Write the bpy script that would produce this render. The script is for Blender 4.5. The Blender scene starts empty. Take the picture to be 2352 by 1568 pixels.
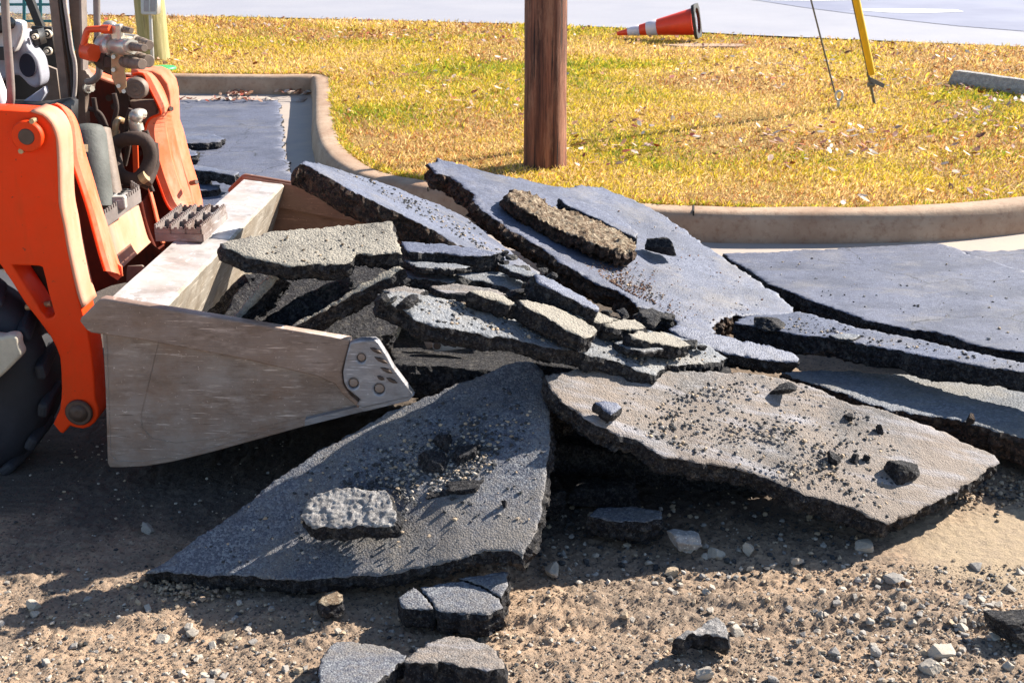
import bpy, math, random
import numpy as np
from mathutils import Vector, Matrix
from mathutils.geometry import delaunay_2d_cdt
R = math.radians
scene = bpy.context.scene
C = scene.collection

# ------------------------------------------------------------------ camera, light
FPX, CW, CH, CAMH, PITCH = 2800.0, 2352.0, 1568.0, 1.8, R(20.5)
cam = bpy.data.cameras.new('camera'); co = bpy.data.objects.new('camera', cam); C.objects.link(co)
cam.sensor_width = 36.0; cam.lens = 36.0 * FPX / CW; cam.clip_end = 2000; cam.clip_start = 0.05
co.location = (0, 0, CAMH); co.rotation_euler = (math.pi / 2 - PITCH, 0, 0)
cam.dof.use_dof = True; cam.dof.focus_distance = 3.9; cam.dof.aperture_fstop = 14.0
scene.camera = co
SUN = Vector((1.35, 0.76, 1.0)).normalized()
EL = math.asin(SUN.z); AZ = math.atan2(SUN.x, SUN.y)
w = bpy.data.worlds.new('World'); scene.world = w; w.use_nodes = True
nt = w.node_tree; nt.nodes.clear()
sky = nt.nodes.new('ShaderNodeTexSky'); sky.sky_type = 'NISHITA'; sky.sun_disc = False
sky.sun_elevation = EL; sky.sun_rotation = AZ; sky.air_density = 1.0; sky.dust_density = 0.4; sky.ozone_density = 1.6
bg = nt.nodes.new('ShaderNodeBackground'); bg.inputs[1].default_value = 0.075
wo = nt.nodes.new('ShaderNodeOutputWorld')
nt.links.new(sky.outputs[0], bg.inputs[0]); nt.links.new(bg.outputs[0], wo.inputs[0])
sl = bpy.data.lights.new('sun', 'SUN'); sl.energy = 5.0; sl.angle = R(0.5); sl.color = (1.0, 0.93, 0.82)
so = bpy.data.objects.new('sun', sl); C.objects.link(so)
so.rotation_euler = SUN.to_track_quat('Z', 'Y').to_euler()
scene.view_settings.view_transform = 'Standard'; scene.view_settings.look = 'None'
scene.view_settings.exposure = 1.3; scene.view_settings.gamma = 1.0
scene.cycles.max_bounces = 6; scene.cycles.use_denoising = True

# ------------------------------------------------------------------ picture -> place
cp, sp = math.cos(PITCH), math.sin(PITCH)
def ray(u, v):
    x = (u - CW / 2) / FPX; y = -(v - CH / 2) / FPX
    return Vector((x, cp + y * sp, -sp + y * cp))
def Z(u, v, z):
    d = ray(u, v); return Vector((0, 0, CAMH)) + d * ((z - CAMH) / d.z)
def Y(u, v, y):
    d = ray(u, v); return Vector((0, 0, CAMH)) + d * (y / d.y)
def PL(u, v, o, n):
    d = ray(u, v); c = Vector((0, 0, CAMH)); return c + d * ((o - c).dot(n) / d.dot(n))

# ------------------------------------------------------------------ noise
def _h(ix, iy, iz, s):
    n = (ix.astype(np.int64) * 73856093) ^ (iy.astype(np.int64) * 19349663) ^ (iz.astype(np.int64) * 83492791) ^ (s * 2654435761)
    n = (n ^ (n >> 13)) & 0xffffffff; n = (n * 1274126177) & 0xffffffff; n = n ^ (n >> 16)
    return (n & 0xffff) / 32767.5 - 1.0
def vnoise(p, sc=1.0, seed=0):
    p = np.asarray(p, float) * sc + 137.31
    i = np.floor(p); f = p - i; f = f * f * (3 - 2 * f); i = i.astype(np.int64)
    out = 0
    for a in (0, 1):
        wx = f[:, 0] if a else 1 - f[:, 0]
        for b in (0, 1):
            wy = f[:, 1] if b else 1 - f[:, 1]
            for c in (0, 1):
                wz = f[:, 2] if c else 1 - f[:, 2]
                out = out + wx * wy * wz * _h(i[:, 0] + a, i[:, 1] + b, i[:, 2] + c, seed)
    return out
def fbm(p, sc=1.0, seed=0, o=3, g=0.5):
    r = 0; a = 1.0
    for k in range(o):
        r = r + a * vnoise(p, sc * 2 ** k, seed + k * 7); a *= g
    return r
def cells(p, size, seed=0):
    """height of the nearest of jittered bumps (2-D), 0..1"""
    q = np.asarray(p, float)[:, :2] / size; i = np.floor(q).astype(np.int64); best = np.zeros(len(q))
    z0 = np.zeros(len(q), np.int64)
    for a in (-1, 0, 1):
        for b in (-1, 0, 1):
            cx, cy = i[:, 0] + a, i[:, 1] + b
            jx = (_h(cx, cy, z0, seed) + 1) / 2; jy = (_h(cx, cy, z0 + 5, seed) + 1) / 2; rr = (_h(cx, cy, z0 + 9, seed) + 1) / 2
            r = 0.2 + 0.5 * rr
            d2 = ((q[:, 0] - cx - jx) ** 2 + (q[:, 1] - cy - jy) ** 2) / (r * r)
            best = np.maximum(best, np.sqrt(np.clip(1 - d2, 0, 1)) * r)
    return best

# ------------------------------------------------------------------ objects
def tag(o, label=None, cat=None, group=None, kind=None):
    if label: o['label'] = label
    if cat: o['category'] = cat
    if group: o['group'] = group
    if kind: o['kind'] = kind
    return o
def empty(name, loc, label=None, cat=None, group=None):
    o = bpy.data.objects.new(name, None); o.empty_display_size = .1; C.objects.link(o); o.location = loc
    return tag(o, label, cat, group)
def wloc(o):
    l = Vector(o.location)
    while o.parent: o = o.parent; l += Vector(o.location)
    return l
def link(name, me, mats, parent=None, base=True):
    """verts in world coordinates; the origin moves to the foot of the mesh"""
    n = len(me.vertices); co_ = np.empty(n * 3); me.vertices.foreach_get('co', co_); co_ = co_.reshape(-1, 3)
    lo, hi = co_.min(0), co_.max(0); o0 = np.array([(lo[0] + hi[0]) / 2, (lo[1] + hi[1]) / 2, lo[2]]) if base else np.zeros(3)
    me.vertices.foreach_set('co', (co_ - o0).ravel())
    for m in (mats if isinstance(mats, (list, tuple)) else [mats]): me.materials.append(m)
    me.name = name; o = bpy.data.objects.new(name, me); C.objects.link(o)
    o.location = Vector(o0) - (wloc(parent) if parent else Vector((0, 0, 0)))
    if parent: o.parent = parent
    me.update(); return o
def npmesh(name, V, F, mats, parent=None, mi=None, smooth=False, base=True):
    V = np.asarray(V, float); me = bpy.data.meshes.new(name)
    if isinstance(F, np.ndarray):
        n, k = F.shape
        me.vertices.add(len(V)); me.vertices.foreach_set('co', V.ravel())
        me.loops.add(n * k); me.loops.foreach_set('vertex_index', F.ravel().astype(np.int32))
        me.polygons.add(n); me.polygons.foreach_set('loop_start', np.arange(0, n * k, k, dtype=np.int32))
        me.update(calc_edges=True)
    else:
        me.from_pydata([tuple(v) for v in V], [], [tuple(f) for f in F])
    n = len(me.polygons)
    if mi is not None: me.polygons.foreach_set('material_index', np.asarray(mi, dtype=np.int32))
    sm = np.full(n, smooth, bool) if isinstance(smooth, bool) else np.asarray(smooth, bool)
    me.polygons.foreach_set('use_smooth', sm)
    return link(name, me, mats, parent, base)
class MB:
    """collects simple solids into ONE mesh"""
    def __init__(s): s.v = []; s.f = []; s.sm = []
    def add(s, V, F, sm=False):
        b = len(s.v); s.v += [tuple(x) for x in V]; s.f += [tuple(b + i for i in f) for f in F]; s.sm += [sm] * len(F)
    def cyl(s, a, b, r, r2=None, n=18, cap=True, bev=0.0):
        a, b = Vector(a), Vector(b); r2 = r if r2 is None else r2
        prof = [(0, r), (1, r2)]
        if bev:
            L = (b - a).length; q = min(.45, bev / L); prof = [(0, r - bev), (q, r), (1 - q, r2), (1, r2 - bev)]
        s.lathe(a, b, prof, n, cap); return s
    def lathe(s, a, b, prof, n=20, cap=True):
        a, b = Vector(a), Vector(b); d = (b - a); L = d.length; d.normalize()
        e = d.orthogonal().normalized(); g = d.cross(e); V = []; F = []
        for t, r in prof:
            for k in range(n):
                th = 2 * math.pi * k / n; V.append(a + d * (t * L) + (e * math.cos(th) + g * math.sin(th)) * r)
        for i in range(len(prof) - 1):
            for k in range(n):
                F.append((i * n + k, i * n + (k + 1) % n, (i + 1) * n + (k + 1) % n, (i + 1) * n + k))
        s.add(V, F, True)
        if cap:
            m = len(prof) - 1
            s.add(V[:n], [tuple(range(n))[::-1]]); s.add(V[m * n:], [tuple(range(n))])
        return s
    def tube(s, pts, r, n=10, sub=6):
        P = [Vector(p) for p in pts]
        if sub:
            Q = []
            for i in range(len(P) - 1):
                p0 = P[max(i - 1, 0)]; p1 = P[i]; p2 = P[i + 1]; p3 = P[min(i + 2, len(P) - 1)]
                for k in range(sub):
                    t = k / sub
                    Q.append(.5 * ((2 * p1) + (p2 - p0) * t + (2 * p0 - 5 * p1 + 4 * p2 - p3) * t * t + (3 * p1 - p0 - 3 * p2 + p3) * t ** 3))
            Q.append(P[-1]); P = Q
        V = []; F = []; e = None
        for i, p in enumerate(P):
            d = (P[min(i + 1, len(P) - 1)] - P[max(i - 1, 0)]).normalized()
            e = d.orthogonal() if e is None else e - d * e.dot(d)
            e.normalize(); g = d.cross(e)
            for k in range(n):
                th = 2 * math.pi * k / n; V.append(p + (e * math.cos(th) + g * math.sin(th)) * r)
        for i in range(len(P) - 1):
            for k in range(n): F.append((i * n + k, i * n + (k + 1) % n, (i + 1) * n + (k + 1) % n, (i + 1) * n + k))
        s.add(V, F, True); s.add(V[:n], [tuple(range(n))[::-1]]); s.add(V[-n:], [tuple(range(n))]); return s
    def box(s, o, ax, ay, az):
        o, ax, ay, az = map(Vector, (o, ax, ay, az))
        V = [o + ax * i + ay * j + az * k for k in (0, 1) for j in (0, 1) for i in (0, 1)]
        s.add(V, [(0, 2, 3, 1), (4, 5, 7, 6), (0, 1, 5, 4), (2, 6, 7, 3), (0, 4, 6, 2), (1, 3, 7, 5)]); return s
    def ball(s, c, r, n=14, sc=(1, 1, 1)):
        V = []; F = []; m = n // 2
        for i in range(m + 1):
            ph = math.pi * i / m
            for k in range(n):
                th = 2 * math.pi * k / n
                V.append((c[0] + r * sc[0] * math.sin(ph) * math.cos(th), c[1] + r * sc[1] * math.sin(ph) * math.sin(th), c[2] + r * sc[2] * math.cos(ph)))
        for i in range(m):
            for k in range(n): F.append((i * n + k, (i + 1) * n + k, (i + 1) * n + (k + 1) % n, i * n + (k + 1) % n))
        s.add(V, F, True); return s
    def build(s, name, mat, parent=None, bev=0.0):
        o = npmesh(name, s.v, s.f, mat, parent, smooth=s.sm)
        if bev:
            m = o.modifiers.new('bevel', 'BEVEL'); m.width = bev; m.segments = 2; m.limit_method = 'ANGLE'; m.angle_limit = R(40)
        return o
def dens(pts, step, closed=True):
    out = []; n = len(pts)
    for i in range(n if closed else n - 1):
        a, b = Vector(pts[i]), Vector(pts[(i + 1) % n]); k = max(1, int((b - a).length / step))
        out += [a + (b - a) * (j / k) for j in range(k)]
    if not closed: out.append(Vector(pts[-1]))
    return out
def chaikin(pts, it=1, closed=True):
    for _ in range(it):
        q = []; n = len(pts)
        for i in range(n if closed else n - 1):
            a, b = Vector(pts[i]), Vector(pts[(i + 1) % n]); q += [a * .75 + b * .25, a * .25 + b * .75]
        if not closed: q = [Vector(pts[0])] + q + [Vector(pts[-1])]
        pts = q
    return pts
def inpoly(x, y, P):
    r = np.zeros(len(x), bool); n = len(P)
    for i in range(n):
        x1, y1 = P[i][0], P[i][1]; x2, y2 = P[(i + 1) % n][0], P[(i + 1) % n][1]
        if y1 == y2: continue
        c = ((y1 > y) != (y2 > y)) & (x < (x2 - x1) * (y - y1) / (y2 - y1) + x1); r ^= c
    return r
def plate3(name, loops, th, mat, parent=None, bev=.003, o=None, e1=None, e2=None, rnd=0):
    """extruded outline with holes: loops of world points lying in one plane (o,e1,e2); body goes th along -n (n=e1 x e2)"""
    n = e1.cross(e2)
    cu = bpy.data.curves.new(name, 'CURVE'); cu.dimensions = '2D'; cu.fill_mode = 'BOTH'
    cu.extrude = max(th / 2 - bev, .0003); cu.bevel_depth = bev; cu.bevel_resolution = 2; cu.offset = -bev
    for L in loops:
        L = [Vector(((p - o).dot(e1), (p - o).dot(e2), 0)) for p in L]
        if rnd: L = chaikin(L, rnd)
        s = cu.splines.new('POLY'); s.points.add(len(L) - 1); s.use_cyclic_u = True
        for i, p in enumerate(L): s.points[i].co = (p.x, p.y, 0, 1)
    ob = bpy.data.objects.new(name, cu); C.objects.link(ob)
    me = bpy.data.meshes.new_from_object(ob, depsgraph=bpy.context.evaluated_depsgraph_get())
    bpy.data.objects.remove(ob); M = Matrix(((e1.x, e2.x, n.x), (e1.y, e2.y, n.y), (e1.z, e2.z, n.z))).to_4x4()
    M.translation = o - n * (th / 2); me.transform(M)
    return link(name, me, mat, parent)
def plateY(name, px, y, th, mat, parent=None, bev=.003, holes=(), rnd=0, slope=0.0):
    """outline of picture points standing in the upright plane Y=y (facing the camera), thickness going away"""
    nn = Vector((slope, 1, 0)).normalized(); o = Vector((0, y, 0)); e1 = Vector((nn.y, -nn.x, 0)); e2 = Vector((0, 0, 1))
    L = [[PL(u, v, o, nn) for u, v in px]] + [[PL(u, v, o, nn) for u, v in h] for h in holes]
    return plate3(name, L, th, mat, parent, bev, o, e1, e2, rnd)
def ribbon(name, left, right, th, mat, parent=None, smooth=True, fold=0.0):
    """bent plate between two rails of world points, thickness th"""
    L = dens(chaikin(left, 2, False), .02, False); Rr = dens(chaikin(right, 2, False), .02, False); n = 40
    def samp(P):
        d = [0]
        for i in range(1, len(P)): d.append(d[-1] + (P[i] - P[i - 1]).length)
        out = []; j = 0
        for k in range(n):
            t = d[-1] * k / (n - 1)
            while j < len(P) - 2 and d[j + 1] < t: j += 1
            f = (t - d[j]) / max(1e-9, d[j + 1] - d[j]); out.append(P[j].lerp(P[j + 1], min(1, f)))
        return out
    A, B = samp(L), samp(Rr); m = 5
    if fold: smooth = False
    fo = (0, 1, 1, .25, 0)
    V = [a.lerp(b, (0, .14, .55, .68, 1)[k] if fold else k / (m - 1)) + Vector((.85, -.5, .1)) * (fold * fo[k]) for a, b in zip(A, B) for k in range(m)]
    F = [(i * m + k, i * m + k + 1, (i + 1) * m + k + 1, (i + 1) * m + k) for i in range(n - 1) for k in range(m - 1)]
    o = npmesh(name, V, F, mat, parent, smooth=smooth)
    s = o.modifiers.new('solid', 'SOLIDIFY'); s.thickness = th; s.offset = 0
    return o

# ------------------------------------------------------------------ materials
class NT:
    def __init__(s, name):
        s.m = bpy.data.materials.new(name); s.m.use_nodes = True; s.t = s.m.node_tree
        s.b = s.t.nodes['Principled BSDF']; s.c = s.t.nodes.new('ShaderNodeTexCoord').outputs['Object']
    def n(s, ty, ins=None, **kw):
        k = s.t.nodes.new(ty)
        for a, b in kw.items(): setattr(k, a, b)
        for a, b in (ins or {}).items():
            if hasattr(b, 'links') or isinstance(b, bpy.types.NodeSocket): s.t.links.new(b, k.inputs[a])
            else: k.inputs[a].default_value = b
        return k
    def map(s, scale=(1, 1, 1), rot=(0, 0, 0)):
        return s.n('ShaderNodeMapping', {'Vector': s.c, 'Scale': scale, 'Rotation': rot}).outputs[0]
    def noise(s, sc, det=4, rough=.55, vec=None):
        return s.n('ShaderNodeTexNoise', {'Vector': vec or s.c, 'Scale': sc, 'Detail': det, 'Roughness': rough}).outputs['Fac']
    def vor(s, sc, out='Distance', vec=None, feature='F1'):
        return s.n('ShaderNodeTexVoronoi', {'Vector': vec or s.c, 'Scale': sc}, feature=feature).outputs[out]
    def ramp(s, f, pts):
        k = s.t.nodes.new('ShaderNodeValToRGB'); s.t.links.new(f, k.inputs[0]); e = k.color_ramp.elements
        while len(e) < len(pts): e.new(.5)
        for i, (p, c) in enumerate(pts):
            e[i].position = p; e[i].color = (c, c, c, 1) if isinstance(c, (int, float)) else (*c, 1)
        return k.outputs[0]
    def mix(s, f, a, b, mode='MIX'):
        k = s.t.nodes.new('ShaderNodeMix'); k.data_type = 'RGBA'; k.blend_type = mode
        for i, x in ((0, f), (6, a), (7, b)):
            if isinstance(x, bpy.types.NodeSocket): s.t.links.new(x, k.inputs[i])
            elif i == 0: k.inputs[0].default_value = x
            else: k.inputs[i].default_value = (*x, 1)
        return k.outputs[2]
    def math(s, op, a, b=0.0):
        return s.n('ShaderNodeMath', {0: a, 1: b}, operation=op).outputs[0]
    def bump(s, h, st, dist, prev=None):
        ins = {'Height': h, 'Strength': st, 'Distance': dist}
        if prev is not None: ins['Normal'] = prev
        return s.n('ShaderNodeBump', ins).outputs[0]
    def fin(s, col=None, rough=None, nor=None, metal=None, spec=None):
        for nm, x in (('Base Color', col), ('Roughness', rough), ('Normal', nor), ('Metallic', metal), ('Specular IOR Level', spec)):
            if x is None: continue
            if isinstance(x, bpy.types.NodeSocket): s.t.links.new(x, s.b.inputs[nm])
            else: s.b.inputs[nm].default_value = (*x, 1) if nm == 'Base Color' else x
        return s.m
def asphalt(name, a, b, dust, dcol=(.30, .25, .20), sc=1.0, bump=.5, rough=.75, spec=.5, streak=None, cracks=False):
    """a,b: binder / aggregate colours; dust: 0..1 cover"""
    k = NT(name)
    v = k.vor(150 * sc, 'Color'); vd = k.vor(150 * sc)
    g = k.n('ShaderNodeSeparateColor', {0: v}).outputs[0]
    col = k.mix(k.ramp(g, [(.35, 0), (.95, 1)]), a, b)
    col = k.mix(k.ramp(k.noise(9, 5), [(.35, .0), (.7, .45)]), col, tuple(x * 1.5 for x in a))
    col = k.mix(k.ramp(k.noise(2.6, 6, .7, k.map((1, 1.8, 1), (0, 0, .5))), [(.46, 0), (.62, .6)]), col, tuple(x * .6 for x in a))
    col = k.mix(k.ramp(k.noise(5, 7, .72, k.map((.7, 1.6, 1), (0, 0, -.4))), [(.54, 0), (.66, .5)]), col, dcol)
    if cracks:
        wv = k.n('ShaderNodeVectorMath', {0: k.c, 1: k.n('ShaderNodeVectorMath', {0: k.n('ShaderNodeTexNoise', {'Vector': k.c, 'Scale': 6.0, 'Detail': 5.0}).outputs['Color'], 1: (.16, .16, .16)}, operation='MULTIPLY').outputs[0]}, operation='ADD').outputs[0]
        ce = k.n('ShaderNodeTexVoronoi', {'Vector': wv, 'Scale': 1.5}, feature='DISTANCE_TO_EDGE').outputs['Distance']
        cm = k.math('MULTIPLY', k.ramp(ce, [(.002, 1), (.007, 0)]), k.ramp(k.noise(1.7, 3), [(.46, 0), (.55, 1)])); col = k.mix(cm, col, (.02, .02, .022))
    big = k.noise(3.2, 6, .62); fine = k.noise(60, 4, .7)
    dm = k.ramp(k.math('ADD', big, k.math('MULTIPLY', fine, .45)), [(max(0, .95 - dust * .55), 0), (min(1, 1.08 - dust * .42), min(1, dust * 1.3))])
    col = k.mix(dm, col, dcol)
    col = k.mix(k.ramp(k.noise(170 * sc, 4, .8), [(.56, 0), (.66, .75)]), col, tuple(x * .28 for x in a))
    col = k.mix(k.ramp(k.noise(230 * sc, 2, .7, k.map((1, 1, 1), (1, 2, 0))), [(.62, 0), (.70, .5)]), col, tuple(min(1, x * 1.9) for x in b))
    if streak:
        s_ = k.noise(9, 5, .65, k.map((.16, 1.6, 1), (0, 0, .42))); col = k.mix(k.ramp(s_, [(.50, 0), (.66, .75)]), col, streak)
        s2 = k.noise(7, 6, .7, k.map((.4, 1.2, 1), (0, 0, .5))); col = k.mix(k.ramp(s2, [(.52, 0), (.66, .6)]), col, (.17, .13, .105))
    n1 = k.bump(k.math('SUBTRACT', 1.0, vd), bump * .8, .0035 / sc, None)
    n2 = k.bump(k.noise(110 * sc, 5, .75), bump * .8, .005, n1)
    return k.fin(col, rough, n2, spec=spec)
def rockmat(name, dark, mid, light, sc=1.0, bump=.9):
    k = NT(name)
    g = k.n('ShaderNodeSeparateColor', {0: k.vor(95 * sc, 'Color')}).outputs[1]
    col = k.mix(k.ramp(g, [(.45, 0), (.97, 1)]), dark, mid)
    col = k.mix(k.ramp(k.noise(34, 6, .75), [(.52, 0), (.66, .85)]), col, light)
    col = k.mix(k.ramp(k.noise(150, 3, .7), [(.60, 0), (.68, .7)]), col, tuple(min(1, x * 1.8) for x in light))
    n1 = k.bump(k.vor(95 * sc), bump, .012, None)
    n2 = k.bump(k.noise(60, 6, .8), bump, .018, n1)
    return k.fin(col, .85, n2, spec=.35)
def plain(name, col, rough=.6, metal=0., var=.15, bump=.1, sc=40):
    k = NT(name); f = k.ramp(k.noise(sc * .3, 5, .6), [(.3, 0), (.7, 1)])
    c = k.mix(f, tuple(x * (1 - var) for x in col), tuple(min(1, x * (1 + var)) for x in col))
    return k.fin(c, rough, k.bump(k.noise(sc * 3, 4), bump, .003), metal)
def paint(name, col, dirt, chip=(.07, .04, .03), amt=.5, rough=.42):
    k = NT(name)
    c = k.mix(k.ramp(k.noise(5, 6, .65), [(.38, 0), (.75, amt)]), col, dirt)
    st = k.noise(14, 6, .7, k.map((1, 1, .18)))
    c = k.mix(k.ramp(st, [(.52, 0), (.70, amt * .8)]), c, dirt)
    sp = k.ramp(k.noise(55, 5, .75), [(.64, 0), (.69, 1)])
    c = k.mix(sp, c, chip)
    nn = k.bump(k.noise(30, 4), .15, .003)
    return k.fin(c, k.ramp(k.noise(18, 4), [(.3, rough), (.8, rough + .3)]), k.bump(sp, .3, .001, nn), spec=.25)
def steel(name, col, brown, metal=.35, rough=.5, amt=.5):
    k = NT(name)
    c = k.mix(k.ramp(k.noise(4.5, 7, .65), [(.38, 0), (.66, amt)]), col, brown)
    s1 = k.noise(22, 6, .7, k.map((.25, .25, 3), (0, .25, 0))); s2 = k.noise(30, 6, .7, k.map((.3, .3, 3.5), (0, -.5, 0)))
    c = k.mix(k.ramp(k.noise(7, 7, .7, k.map((.7, 1, 1.6), (0, .3, 0))), [(.48, 0), (.64, .5)]), c, tuple(x * .5 for x in brown))
    c = k.mix(k.ramp(k.noise(9, 6, .7, k.map((.5, 1, 2), (0, -.35, 0))), [(.56, 0), (.68, .7)]), c, tuple(min(1, x * 1.5) for x in col))
    c = k.mix(k.ramp(k.noise(6, 8, .75, k.map((1, 1, 1), (1, 0, 2))), [(.55, 0), (.70, .4)]), c, (.23, .12, .07))
    s3 = k.noise(60, 4, .7, k.map((.12, .12, 2.2), (0, .5, 0)))
    c = k.mix(k.ramp(s3, [(.60, 0), (.66, .8)]), c, tuple(min(1, x * 2.2) for x in col))
    c = k.mix(k.ramp(s1, [(.58, 0), (.70, .25)]), c, tuple(min(1, x * 1.8) for x in col))
    c = k.mix(k.ramp(s2, [(.60, 0), (.70, .7)]), c, tuple(x * .3 for x in brown))
    c = k.mix(k.ramp(k.noise(90, 3, .7), [(.66, 0), (.72, .8)]), c, tuple(min(1, x * 2) for x in col))
    nn = k.bump(s1, .35, .004, k.bump(s2, .35, .004))
    return k.fin(c, k.ramp(k.noise(12, 5), [(.3, rough - .12), (.7, rough + .2)]), nn, metal)

M = {}
M['worn_asphalt'] = asphalt('worn_blue_grey_asphalt', (.075, .085, .13), (.175, .19, .255), .36, (.195, .175, .165), 1.1, .5, .6)
M['coarse_asphalt'] = asphalt('coarse_dark_asphalt', (.085, .09, .115), (.27, .28, .295), .55, (.22, .19, .16), 1.1, .9, .7)
M['dusty_asphalt'] = asphalt('dust_covered_asphalt', (.105, .094, .09), (.28, .262, .25), .65, (.26, .205, .165), 1.15, 1.0, .8, streak=(.36, .355, .39))
M['tan_asphalt'] = asphalt('tan_grit_underside_of_asphalt', (.17, .152, .13), (.37, .34, .285), .7, (.34, .305, .25), .95, 1.1, .85)
M['mid_asphalt'] = asphalt('gritty_grey_asphalt', (.12, .13, .15), (.26, .27, .29), .5, (.25, .225, .19), .85, .9, .72)
M['lot_asphalt'] = asphalt('old_parking_asphalt', (.08, .087, .128), (.155, .165, .22), .32, (.21, .195, .19), 1.0, .45, .65, cracks=True)
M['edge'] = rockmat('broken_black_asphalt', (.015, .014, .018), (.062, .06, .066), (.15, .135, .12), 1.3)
M['edge_brown'] = rockmat('broken_asphalt_caked_with_clay', (.035, .024, .019), (.12, .068, .045), (.22, .14, .09))
M['concrete_rough'] = rockmat('rough_pale_concrete', (.30, .28, .27), (.5, .47, .45), (.56, .53, .50), .7)
M['gravel_pale'] = plain('pale_gravel', (.43, .375, .31), .85, 0, .3, .4, 60)
M['gravel_grey'] = plain('grey_gravel', (.30, .275, .25), .85, 0, .35, .4, 60)
M['gravel_dark'] = plain('black_asphalt_crumbs', (.045, .045, .047), .85, 0, .4, .6, 60)
M['gravel_tan'] = plain('tan_earth_clods', (.42, .32, .22), .9, 0, .3, .5, 60)
M['tan_lump'] = rockmat('tan_gritty_base_stone', (.20, .13, .08), (.42, .33, .23), (.56, .47, .34), .8)
# ------------------------------------------------------------------ curb path (back edge of the curb top, world)
ZG, ZC = .07, .22
back_px = [(-500, 163), (0, 165), (400, 168), (700, 170), (757, 170), (763, 190), (766, 230), (770, 275), (780, 315), (802, 347), (840, 378), (890, 397), (973, 413), (1100, 432), (1250, 450), (1500, 467), (1750, 474), (2071, 473), (2352, 450), (2600, 418), (2900, 370)]
BK = [Z(u, v, ZC) for u, v in back_px]
PATH = dens(chaikin(BK, 2, False), .12, False)
def offset(P, d):
    out = []
    for i, p in enumerate(P):
        t = (P[min(i + 1, len(P) - 1)] - P[max(i - 1, 0)]).normalized(); out.append(p + Vector((t.y, -t.x, 0)) * d)
    return out
# towards the lot is to the right of travel (left->right): offset +
def sweep(prof, name, mat, label=None):
    rows = []
    for (d, z) in prof:
        q = offset(PATH, d); rows.append([Vector((p.x, p.y, z)) for p in q])
    V = []; n = len(PATH)
    for r in rows: V += r
    V = np.array([tuple(v) for v in V])
    V[:, 2] += fbm(V, 3, 5) * .004; V[:, :2] += (fbm(V, 9, 8) * .003)[:, None]
    F = [(i * n + k, i * n + k + 1, (i + 1) * n + k + 1, (i + 1) * n + k) for i in range(len(prof) - 1) for k in range(n - 1)]
    return npmesh(name, V, F, mat, smooth=True)
k = NT('weathered_curb_concrete')
c = k.mix(k.ramp(k.noise(3, 6, .65), [(.35, 0), (.7, .8)]), (.46, .33, .23), (.28, .155, .09))
c = k.mix(k.ramp(k.noise(26, 5, .75), [(.5, 0), (.68, .6)]), c, (.25, .13, .075))
M['curb'] = k.fin(c, .85, k.bump(k.noise(90, 5, .7), .5, .004, k.bump(k.noise(12, 4), .5, .008)))
k = NT('gutter_concrete')
c = k.mix(k.ramp(k.noise(4, 6, .6), [(.35, 0), (.7, .8)]), (.46, .37, .30), (.34, .30, .28))
M['gutter'] = k.fin(c, .85, k.bump(k.noise(120, 4), .3, .003))
cb = sweep([(-.01, 0.05), (-.004, .20), (.006, .216), (.03, .222), (.11, .222), (.135, .217), (.15, .203), (.16, .18), (.175, .10), (.178, .06)], 'curb', M['curb'])
tag(cb, kind='structure')
gt = sweep([(.170, .064), (.30, .060), (.56, .070), (.575, .066), (.58, -.05)], 'gutter', M['gutter']); tag(gt, kind='structure')
# joint in the curb
def joint(u):
    best = min(range(len(PATH)), key=lambda i: abs((Z(u, 468, ZC) - PATH[i]).length)); p = PATH[best]; t = (PATH[best + 1] - PATH[best - 1]).normalized(); nn_ = Vector((t.y, -t.x, 0))
    b = MB(); b.box(Vector((p.x, p.y, .06)) - nn_ * .0 - t * .004, nn_ * .1535, t * .008, (0, 0, .1645)); return tag(b.build('curb_joint', M['joint']), kind='structure')
k = NT('dark_joint_line'); M['joint'] = k.fin((.03, .025, .02), .95)  # near-black colour of the curb joints
for u_ in (1567, 880, 2900): joint(u_)

# ------------------------------------------------------------------ dirt
def axis(segs):
    out = []
    for a, b, s in segs: out += list(np.arange(a, b, s))
    return np.array(out)
gx = axis([(-400, -20, 60), (-20, -3, 1.), (-3, -1.5, .05), (-1.5, 1.75, .0065), (1.75, 3, .05), (3, 20, 1.), (20, 401, 60)])
gy = axis([(-100, 1, 15), (1, 1.9, .05), (1.9, 3.55, .0065), (3.55, 4.6, .016), (4.6, 7, .06), (7, 20, 1), (20, 900, 80)])
X, YY = np.meshgrid(gx, gy); P = np.stack([X.ravel(), YY.ravel(), np.zeros(X.size)], 1)
near = np.clip((5 - P[:, 1]) / 1, 0, 1) * np.clip(1 - (np.abs(P[:, 0]) - 2.5), 0, 1) * (P[:, 1] > 1)
smoothA = np.clip(1.0 - ((P[:, 0] - 1.55) ** 2 / .30 + (P[:, 1] - 3.05) ** 2 / .10), 0, 1) ** .5   # compacted sandy base at right
rough = near * (1 - .85 * smoothA)
h = fbm(P, 1.3, 3, 3) * .012
rut = np.sin(P[:, 1] * 62 + fbm(P, 1.5, 21) * 2.2) * .0045 + np.sin(P[:, 1] * 25 + 1 + fbm(P, 1.1, 31) * 1.5) * .006
rutm = np.clip(1.4 - np.abs(P[:, 1] - 2.78) / .16, 0, 1) * np.clip((P[:, 0] + .3) / .3, .45, 1) + .25 * np.clip(1.2 - np.abs(P[:, 1] - 2.62) / .2, 0, 1) * (P[:, 0] < -.2)
h += rut * rutm * np.clip(1.0 + fbm(P, 6, 12), 0.1, 2)
clod = np.clip(vnoise(P, 7, 41) + .45, 0, 1)
h += rough * (cells(P, .034, 3) * .006 * clod + cells(P, .017, 9) * .0075 + fbm(P, 75, 6, 3) * .0042)
h += rough * np.clip(fbm(P, 16, 77, 2) - .35, 0, 1) * .014
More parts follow.
